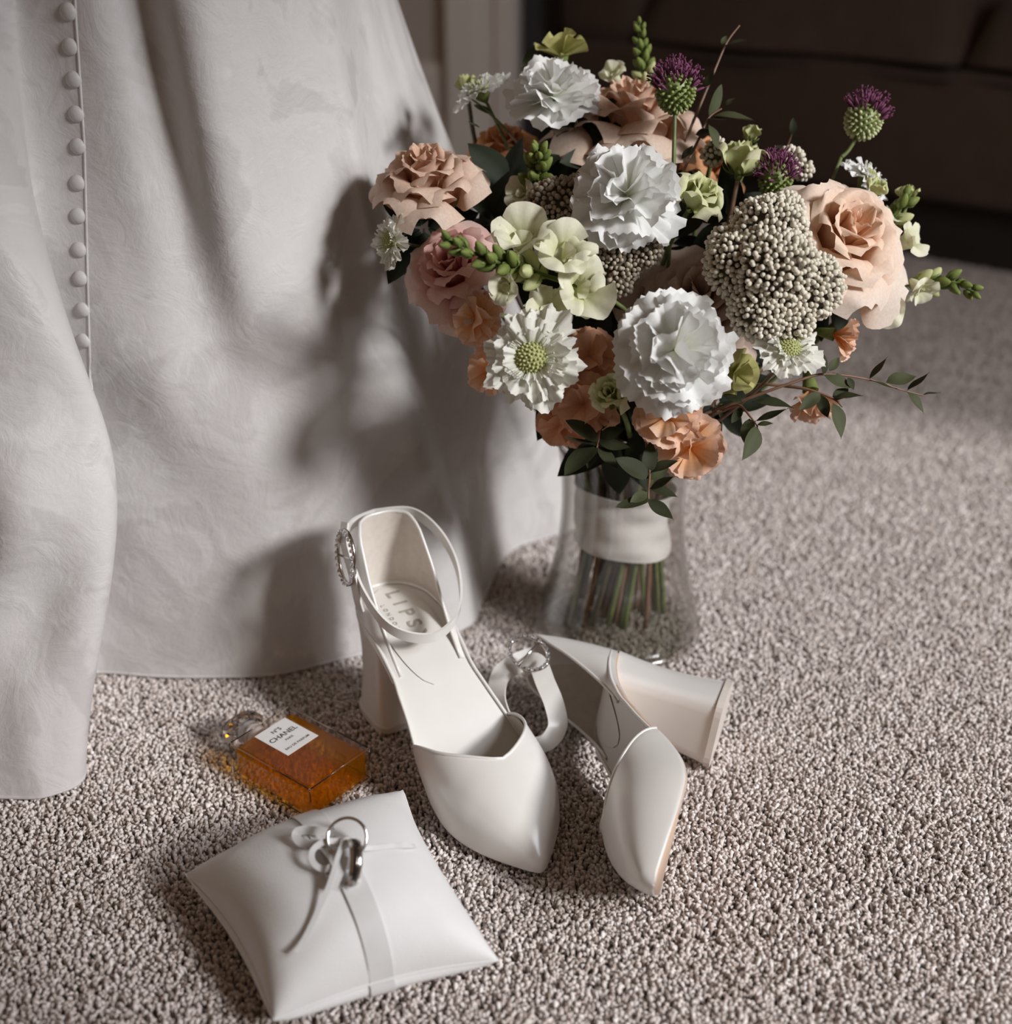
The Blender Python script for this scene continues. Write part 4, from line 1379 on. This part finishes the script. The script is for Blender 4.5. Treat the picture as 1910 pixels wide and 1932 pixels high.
rose('yellow green bud at the upper left edge against the wall', 880, 155, 24, 1.05, (-.1, .95, .2), M_budpale, 7, 61, .2, .3, flat=.0, outer=.2, **lis)
rose('green bud at the back under the white scabiosa on the right', 1655, 355, 28, .96, (.35, .6, .6), M_budpale, 7, 62, .3, .3, flat=.0, outer=.3, **lis)
# --- orange ruffled blooms
orr = dict(name='ruffled_bloom', group='orange ruffled blooms of the bouquet', zig=.015, ruff=.16, fa=.8, kf=4.4)
carnation('soft orange ruffled bloom directly below the lower white carnation', 1262, 782, 66, .915, (-.05, .12, 1), M_orange, 14, 71, tmin=.35, **orr)
carnation('soft orange ruffled bloom hanging lowest at the front right of the stems', 1312, 852, 70, .935, (.35, -.5, .8), M_orange, 15, 72, tmin=.3, **orr)
carnation('shaded coral bloom between the scabiosa and the greenish bud', 1100, 765, 62, .935, (-.2, -.2, .9), M_coral, 14, 73, tmin=.3, **orr)
carnation('shaded coral bloom behind the front scabiosa\'s right edge', 1112, 668, 58, .945, (0, .1, .9), M_coral, 13, 74, tmin=.3, **orr)
carnation('pale orange bloom at the lower left edge of the bouquet below the pink rose', 890, 605, 54, .935, (-.5, -.3, .75), M_orange, 12, 75, tmin=.3, **orr)
carnation('pale orange bloom at the left behind the front scabiosa', 915, 700, 52, .95, (-.6, -.3, .6), M_orange, 12, 76, tmin=.3, **orr)
carnation('dusky orange bloom above the vase rim at the left', 1052, 805, 52, .97, (-.45, -.4, .7), M_coral, 12, 77, tmin=.3, **orr)
carnation('bright orange tubular bloom under the pale peach rose', 1588, 634, 54, .94, (.85, -.25, .4), M_orange, 8, 78, tmax=.75, tmin=.1, **{**orr, 'fa': .5})
carnation('orange and cream bloom hanging behind the eucalyptus sprig', 1532, 752, 66, .975, (.05, -.9, .35), M_orange, 9, 79, tmax=.7, tmin=.1, **{**orr, 'fa': .5})
# --- snapdragons
snapdragon('cream snapdragon with a dark green bud tip pointing left over the pink rose',
           [(1110, 545, .905), (1010, 515, .885), (925, 490, .865), (843, 455, .850)], (24, .28, .99, .0195, .009),
           [(985, 455, .885, 62, (-.15, .55, .8)), (1065, 480, .88, 66, (.2, .35, .9)), (1095, 545, .885, 58, (.3, -.1, .9)), (1035, 590, .885, 50, (-.05, .3, .9)), (955, 540, .875, 34, (-.3, -.3, .8))], 3, 1)
snapdragon('cream snapdragon at the far right pointing out over the carpet',
           [(1655, 545, .985), (1730, 535, .98), (1790, 530, .975), (1838, 550, .97)], (13, .30, .99, .017, .009),
           [(1668, 575, .965, 46, (.0, -.45, .9)), (1712, 455, .98, 42, (.7, .3, .5)), (1735, 545, .97, 34, (.4, -.7, .5))], 6, 1)
snapdragon('green budded snapdragon spike standing up at the bouquet top',
           [(1222, 190, 1.05), (1218, 140, 1.05), (1212, 95, 1.05), (1206, 46, 1.05)], (24, .12, .99, .0150, .007),
           [(1158, 142, 1.04, 30, (-.5, .5, .6)), (1262, 150, 1.05, 24, (.6, .6, .4))], 9, 1)
snapdragon('green budded snapdragon seen end on left of the centre carnation',
           [(1005, 400, 1.0), (1010, 350, .985), (1015, 305, .965), (1018, 285, .955)], (17, .25, .98, .0195, .010),
           [(985, 365, .98, 34, (-.5, .2, .7)), (1012, 400, .97, 32, (-.1, -.2, .9))], 11, 0)
snapdragon('pale green snapdragon shoot right of the pale peach rose',
           [(1660, 470, .99), (1680, 420, .985), (1705, 385, .98), (1716, 372, .978)], (6, .25, .8, .018, .012),
           [(1690, 408, .985, 24, (.3, .5, .5))], 14, 1)

# --- alliums
def allium(label, x, y, rx, ry, d, ax, stem_to, pur_from=.25, pale=False, seed=1, purple_n=60):
    rg = np.random.default_rng(seed)
    c = D(x, y, d)
    A = face(*ax)
    k = d / FPX
    t = thing('allium', label, 'flower', mat4(basis(A), c), 'alliums of the bouquet')
    a, h = rx * k, ry * k
    MB().ball((0, 0, 0), (a * .82, a * .82, h * .85), seg=14, rings=8).build('head', M_algreen, t)
    g = MB(); p_ = MB()
    n = 150
    for i in range(n):
        z = 1 - 2 * (i + .5) / n
        rr = math.sqrt(1 - z * z)
        th = i * 2.39996
        p = np.array([rr * math.cos(th) * a, rr * math.sin(th) * a, z * h])
        ax_ = nrm(p / np.array([a * a, a * a, h * h]))
        if z < pur_from + rg.normal(0, .12):
            g.ball(p * .98, (a * .11, a * .11, a * .16), ax_, seg=6, rings=4)
        else:
            dirn = nrm(ax_ + rg.normal(0, .25, 3) + [0, 0, .5])
            L = a * (.42 + .25 * rg.random())
            p_.ball(p * .95 + dirn * L * .5, (a * .085, a * .085, L * .62), dirn, seg=5, rings=3)
            for s in (-1, 1):
                q = p + dirn * L
                dd = nrm(dirn + rg.normal(0, .7, 3))
                p_.ball(q + dd * a * .1, (a * .045, a * .045, a * .16), dd, seg=4, rings=3)
    o = g.build('green_buds', M_alpale if pale else M_algreen, t); o['kind'] = 'stuff'
    o = p_.build('purple_florets', M_alpur, t); o['kind'] = 'stuff'
    sp = D(*stem_to)
    base = c - A * h * .8
    MB().tube(spline([base, (base + sp) / 2 - A * .004, sp], 12), .0017, 7).build('stalk', M_stem, t, world=True)
    stem(t, sp, A, 0, m=M_stem, rad=.0018, start=sp)
allium('purple and green allium on a bare stalk in front of the top peach rose', 1275, 172, 35, 40, .955, (.0, .97, .25), (1271, 322, .955), .15, seed=2)
allium('pale green and purple allium standing clear of the flowers at the right', 1630, 226, 33, 36, .99, (.30, .92, .2), (1588, 296, .995), .35, True, seed=4)
allium('small purple allium half hidden left of the pale peach rose', 1464, 336, 30, 38, .965, (.05, .95, .3), (1450, 400, .985), .05, seed=6)

# --- rice flower
BERRY = None
def rice(label, blobs, m, n_try=4000, sp=.0032, d_min=.86, seed=1, r=.0019):
    """blobs [(x,y,rpx,depth)] : lumps of the head."""
    global BERRY
    rg = np.random.default_rng(seed)
    cs = [(D(x, y, d), rp * d / FPX) for x, y, rp, d in blobs]
    ctr = np.mean([c for c, _ in cs], 0)
    t = thing('rice_flower', label, 'flower', mat4(np.eye(3), ctr), 'rice flower heads of the bouquet')
    pts = []
    for k in range(n_try):
        c, R = cs[rg.integers(len(cs))]
        v = nrm(rg.normal(0, 1, 3))
        if np.dot(v, -FWD) < -.25:
            continue
        p = c + v * R * (1 + rg.normal(0, .035))
        if any(np.linalg.norm((p - c2)) < R2 * .86 for c2, R2 in cs):
            continue
        if pts and np.min(np.linalg.norm(np.array([q for q, _ in pts]) - p, axis=1)) < sp:
            continue
        pts.append((p, v))
    pts.sort(key=lambda q: np.dot(q[0] - CAM, FWD))
    core = MB()
    for c, R in cs:
        core.ball(c, R * .90, seg=16, rings=10)
    core.build('flower_head', M_core, t, world=True)
    me = MB().ball((0, 0, 0), (r, r, r * 1.18), seg=8, rings=5).mesh('berry')
    me.materials.append(m)
    rest = MB()
    inv = chain(t).inverted()
    for k, (p, v) in enumerate(pts):
        s = 1 + rg.normal(0, .10)
        if k < 300:
            link_mesh('berry', me, t, inv @ mat4(basis(v) * s, p))
        else:
            rest.ball(p, (r * s, r * s, r * 1.18 * s), v, seg=7, rings=4)
    stalks = MB()
    for p, v in pts[::2]:
        stalks.tube([p - v * .007, p], .0005, 4, cap=False)
    o = stalks.build('berry_stalks', M_core, t, world=True); o['kind'] = 'stuff'
    if rest.n:
        o = rest.build('berries', m, t, world=True); o['kind'] = 'stuff'
    stem(t, ctr, face(0, .3, .9), .03)
    print('RICE', label[:20], len(pts))
rice('large pale rice flower head of round buds left of the peach rose', [(1450, 445, 72, .90), (1395, 500, 62, .895), (1460, 510, 80, .885), (1525, 540, 62, .895), (1440, 580, 62, .89), (1485, 600, 50, .893), (1380, 470, 45, .905), (1480, 400, 35, .91)], M_berry, 16000, .0032, seed=3, r=.0020)
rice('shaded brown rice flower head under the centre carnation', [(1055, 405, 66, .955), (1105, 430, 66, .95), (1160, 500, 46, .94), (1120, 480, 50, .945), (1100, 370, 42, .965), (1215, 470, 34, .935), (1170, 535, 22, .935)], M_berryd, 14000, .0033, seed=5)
rice('small white rice flower head showing behind the small purple allium', [(1492, 305, 26, 1.0), (1515, 320, 18, 1.0)], M_berry, 500, .0032, seed=7)
rice('tiny rice flower head left of the upright green lisianthus bud', [(1345, 292, 20, .985), (1352, 275, 14, .985)], M_berry, 300, .0032, seed=9)

# --- leafy sprigs
F0 = (.1, .6, .8)
sprig('long eucalyptus sprig reaching out to the right over the carpet', [(1345, 775, .95), (1430, 745, .935), (1490, 724, .93), (1555, 706, .93), (1640, 716, .935), (1700, 735, .94), (1742, 746, .945)],
      [(1555, 708, 1553, 664, .93, .92, 0, (.6, .1, .8)), (1640, 716, 1678, 676, .935, .93, 0, (-.3, .7, .3)), (1555, 708, 1612, 730, .93, .925, 1, F0), (1640, 716, 1692, 738, .935, .93, 0, (.2, .9, .3)),
       (1672, 722, 1730, 707, .94, .94, 1, F0), (1712, 737, 1756, 706, .94, .94, 0, (-.3, .8, .25)), (1742, 746, 1775, 738, .945, .945, 0, (.0, .95, .2)), (1712, 740, 1748, 776, .94, .935, 1, (.5, .3, .8)),
       (1600, 712, 1612, 735, .93, .925, 0, F0), (1565, 700, 1585, 672, .96, .965, 1, (.1, .3, .9))])
sprig('dark eucalyptus side shoot below the long sprig with broad leaves', [(1480, 728, .935), (1525, 735, .925), (1572, 752, .92), (1590, 768, .92)],
      [(1572, 752, 1628, 742, .92, .91, 0, (.1, .85, .5)), (1548, 742, 1510, 772, .92, .915, 1, (.1, .3, .9)), (1548, 745, 1562, 788, .92, .92, 0, (-.4, .2, .8)), (1572, 760, 1594, 824, .92, .91, 1, (.45, .1, .85)), (1572, 755, 1602, 730, .925, .93, 0, F0)])
sprig('eucalyptus shoot with hanging leaves right of the orange blooms', [(1365, 775, .945), (1395, 765, .935), (1415, 785, .925), (1430, 805, .92)],
      [(1420, 758, 1498, 763, .93, .915, 0, (0, .9, .45)), (1425, 795, 1490, 775, .92, .91, 0, (0, .85, .5)), (1415, 790, 1408, 840, .925, .915, 1, (-.5, .1, .8)), (1430, 805, 1408, 866, .92, .905, 1, (.5, .1, .85)),
       (1428, 802, 1460, 797, .92, .915, 1, (0, .8, .6)), (1400, 770, 1380, 800, .935, .93, 0, F0), (1400, 760, 1365, 742, .935, .94, 0, F0)])
sprig('dark green eucalyptus tuft above the vase rim at the left', [(1140, 780, .955), (1132, 810, .94), (1128, 838, .93), (1126, 845, .928)],
      [(1128, 832, 1072, 790, .93, .92, 0, F0), (1126, 840, 1063, 830, .93, .915, 0, (-.1, .9, .5)), (1126, 842, 1064, 890, .93, .91, 0, (-.5, .4, .8)), (1128, 842, 1165, 888, .93, .92, 0, (.5, .2, .85)),
       (1130, 828, 1180, 806, .935, .93, 0, F0), (1132, 812, 1150, 770, .94, .94, 0, F0), (1126, 842, 1108, 884, .93, .93, 0, F0), (1130, 835, 1190, 848, .93, .925, 0, F0)])
sprig('eucalyptus tip hanging in front of the white ribbon', [(1215, 800, .955), (1222, 850, .935), (1226, 890, .92), (1224, 925, .91), (1224, 942, .908)],
      [(1224, 902, 1165, 862, .918, .91, 0, (-.1, .5, .85)), (1224, 895, 1228, 832, .92, .925, 0, (0, .3, .9)), (1226, 892, 1280, 865, .92, .915, 0, (.2, .8, .5)), (1226, 922, 1276, 902, .912, .90, 0, (.2, .7, .7)),
       (1226, 922, 1280, 934, .912, .905, 0, (.2, .7, .6)), (1224, 940, 1162, 962, .908, .895, 0, (-.2, .7, .7)), (1222, 930, 1190, 946, .908, .90, 1, (-.1, .3, .9)), (1224, 942, 1270, 984, .908, .895, 0, (.4, .2, .9)), (1224, 905, 1262, 880, .92, .925, 1, F0)])
sprig('thin brown eucalyptus twig rising highest at the back right of centre', [(1308, 230, 1.0), (1325, 190, 1.0), (1350, 130, 1.0), (1372, 80, 1.0), (1396, 48, 1.0)],
      [(1366, 88, 1413, 70, 1.0, .99, 0, (0, .8, .5)), (1328, 168, 1350, 132, 1.0, .995, 0, (-.4, .3, .8)), (1362, 84, 1372, 66, 1.0, 1.0, 1, F0)])
sprig('grey green pointed leaves behind the purple allium', [(1300, 300, .985), (1320, 260, .985), (1338, 222, .985), (1362, 205, .985)],
      [(1338, 218, 1365, 160, .985, .98, 1, (.7, .3, .6)), (1342, 222, 1430, 216, .985, .975, 1, (.0, .85, .5)), (1335, 226, 1375, 222, .985, .975, 0, (.1, .9, .4)), (1338, 235, 1358, 280, .98, .97, 1, (.6, .3, .7)),
       (1312, 255, 1345, 242, .985, .98, 0, F0), (1300, 296, 1318, 272, .985, .975, 0, F0), (1366, 200, 1388, 184, .985, .98, 1, F0), (1286, 300, 1310, 275, .97, .965, 0, F0)])
sprig('short dark sprig behind the small allium on the right', [(1470, 320, 1.02), (1485, 280, 1.02), (1495, 252, 1.02)],
      [(1496, 255, 1498, 222, 1.02, 1.015, 0, F0), (1490, 268, 1520, 266, 1.02, 1.015, 0, F0), (1482, 280, 1462, 275, 1.02, 1.02, 0, F0), (1485, 285, 1510, 290, 1.02, 1.02, 0, F0)])
sprig('dark curled leaf shoot beside the upper left scabiosa', [(960, 250, 1.02), (925, 215, 1.02), (895, 190, 1.025), (858, 160, 1.03)],
      [(925, 215, 895, 195, 1.02, 1.02, 0, F0), (905, 240, 882, 232, 1.0, .99, 0, F0), (985, 210, 1062, 190, 1.02, 1.01, 0, F0), (1010, 90, 985, 130, 1.03, 1.03, 0, F0)], m=M_stem)
# filler leaves added so the gaps between the blooms stay dark
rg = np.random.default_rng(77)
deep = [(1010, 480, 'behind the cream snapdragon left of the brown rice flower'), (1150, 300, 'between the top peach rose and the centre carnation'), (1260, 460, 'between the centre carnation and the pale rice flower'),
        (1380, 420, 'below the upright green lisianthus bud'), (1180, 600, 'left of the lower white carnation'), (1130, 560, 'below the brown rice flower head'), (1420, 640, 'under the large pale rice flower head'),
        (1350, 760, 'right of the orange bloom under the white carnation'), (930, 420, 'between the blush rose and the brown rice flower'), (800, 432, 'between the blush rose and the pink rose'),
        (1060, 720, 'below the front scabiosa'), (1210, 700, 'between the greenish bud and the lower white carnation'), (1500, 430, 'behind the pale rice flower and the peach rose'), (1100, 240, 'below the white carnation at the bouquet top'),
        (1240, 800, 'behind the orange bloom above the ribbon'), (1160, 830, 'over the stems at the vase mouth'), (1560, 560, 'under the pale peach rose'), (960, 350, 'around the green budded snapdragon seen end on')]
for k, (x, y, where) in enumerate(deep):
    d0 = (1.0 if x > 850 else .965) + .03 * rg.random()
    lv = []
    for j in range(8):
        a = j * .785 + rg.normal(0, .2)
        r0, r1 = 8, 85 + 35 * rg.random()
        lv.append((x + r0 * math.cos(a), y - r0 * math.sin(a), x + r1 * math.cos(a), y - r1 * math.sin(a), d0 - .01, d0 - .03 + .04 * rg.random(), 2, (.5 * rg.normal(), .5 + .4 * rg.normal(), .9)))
    sprig('dark filler leaves added ' + where, [(x, y + 20, d0 + .03), (x, y + 8, d0 + .015), (x, y, d0)], lv, name='filler_leaves', group='dark filler leaves added deep in the bouquet', m=M_stemdark)
print('STEMS', STEM_K[0], 'OBJS', len(bpy.data.objects))
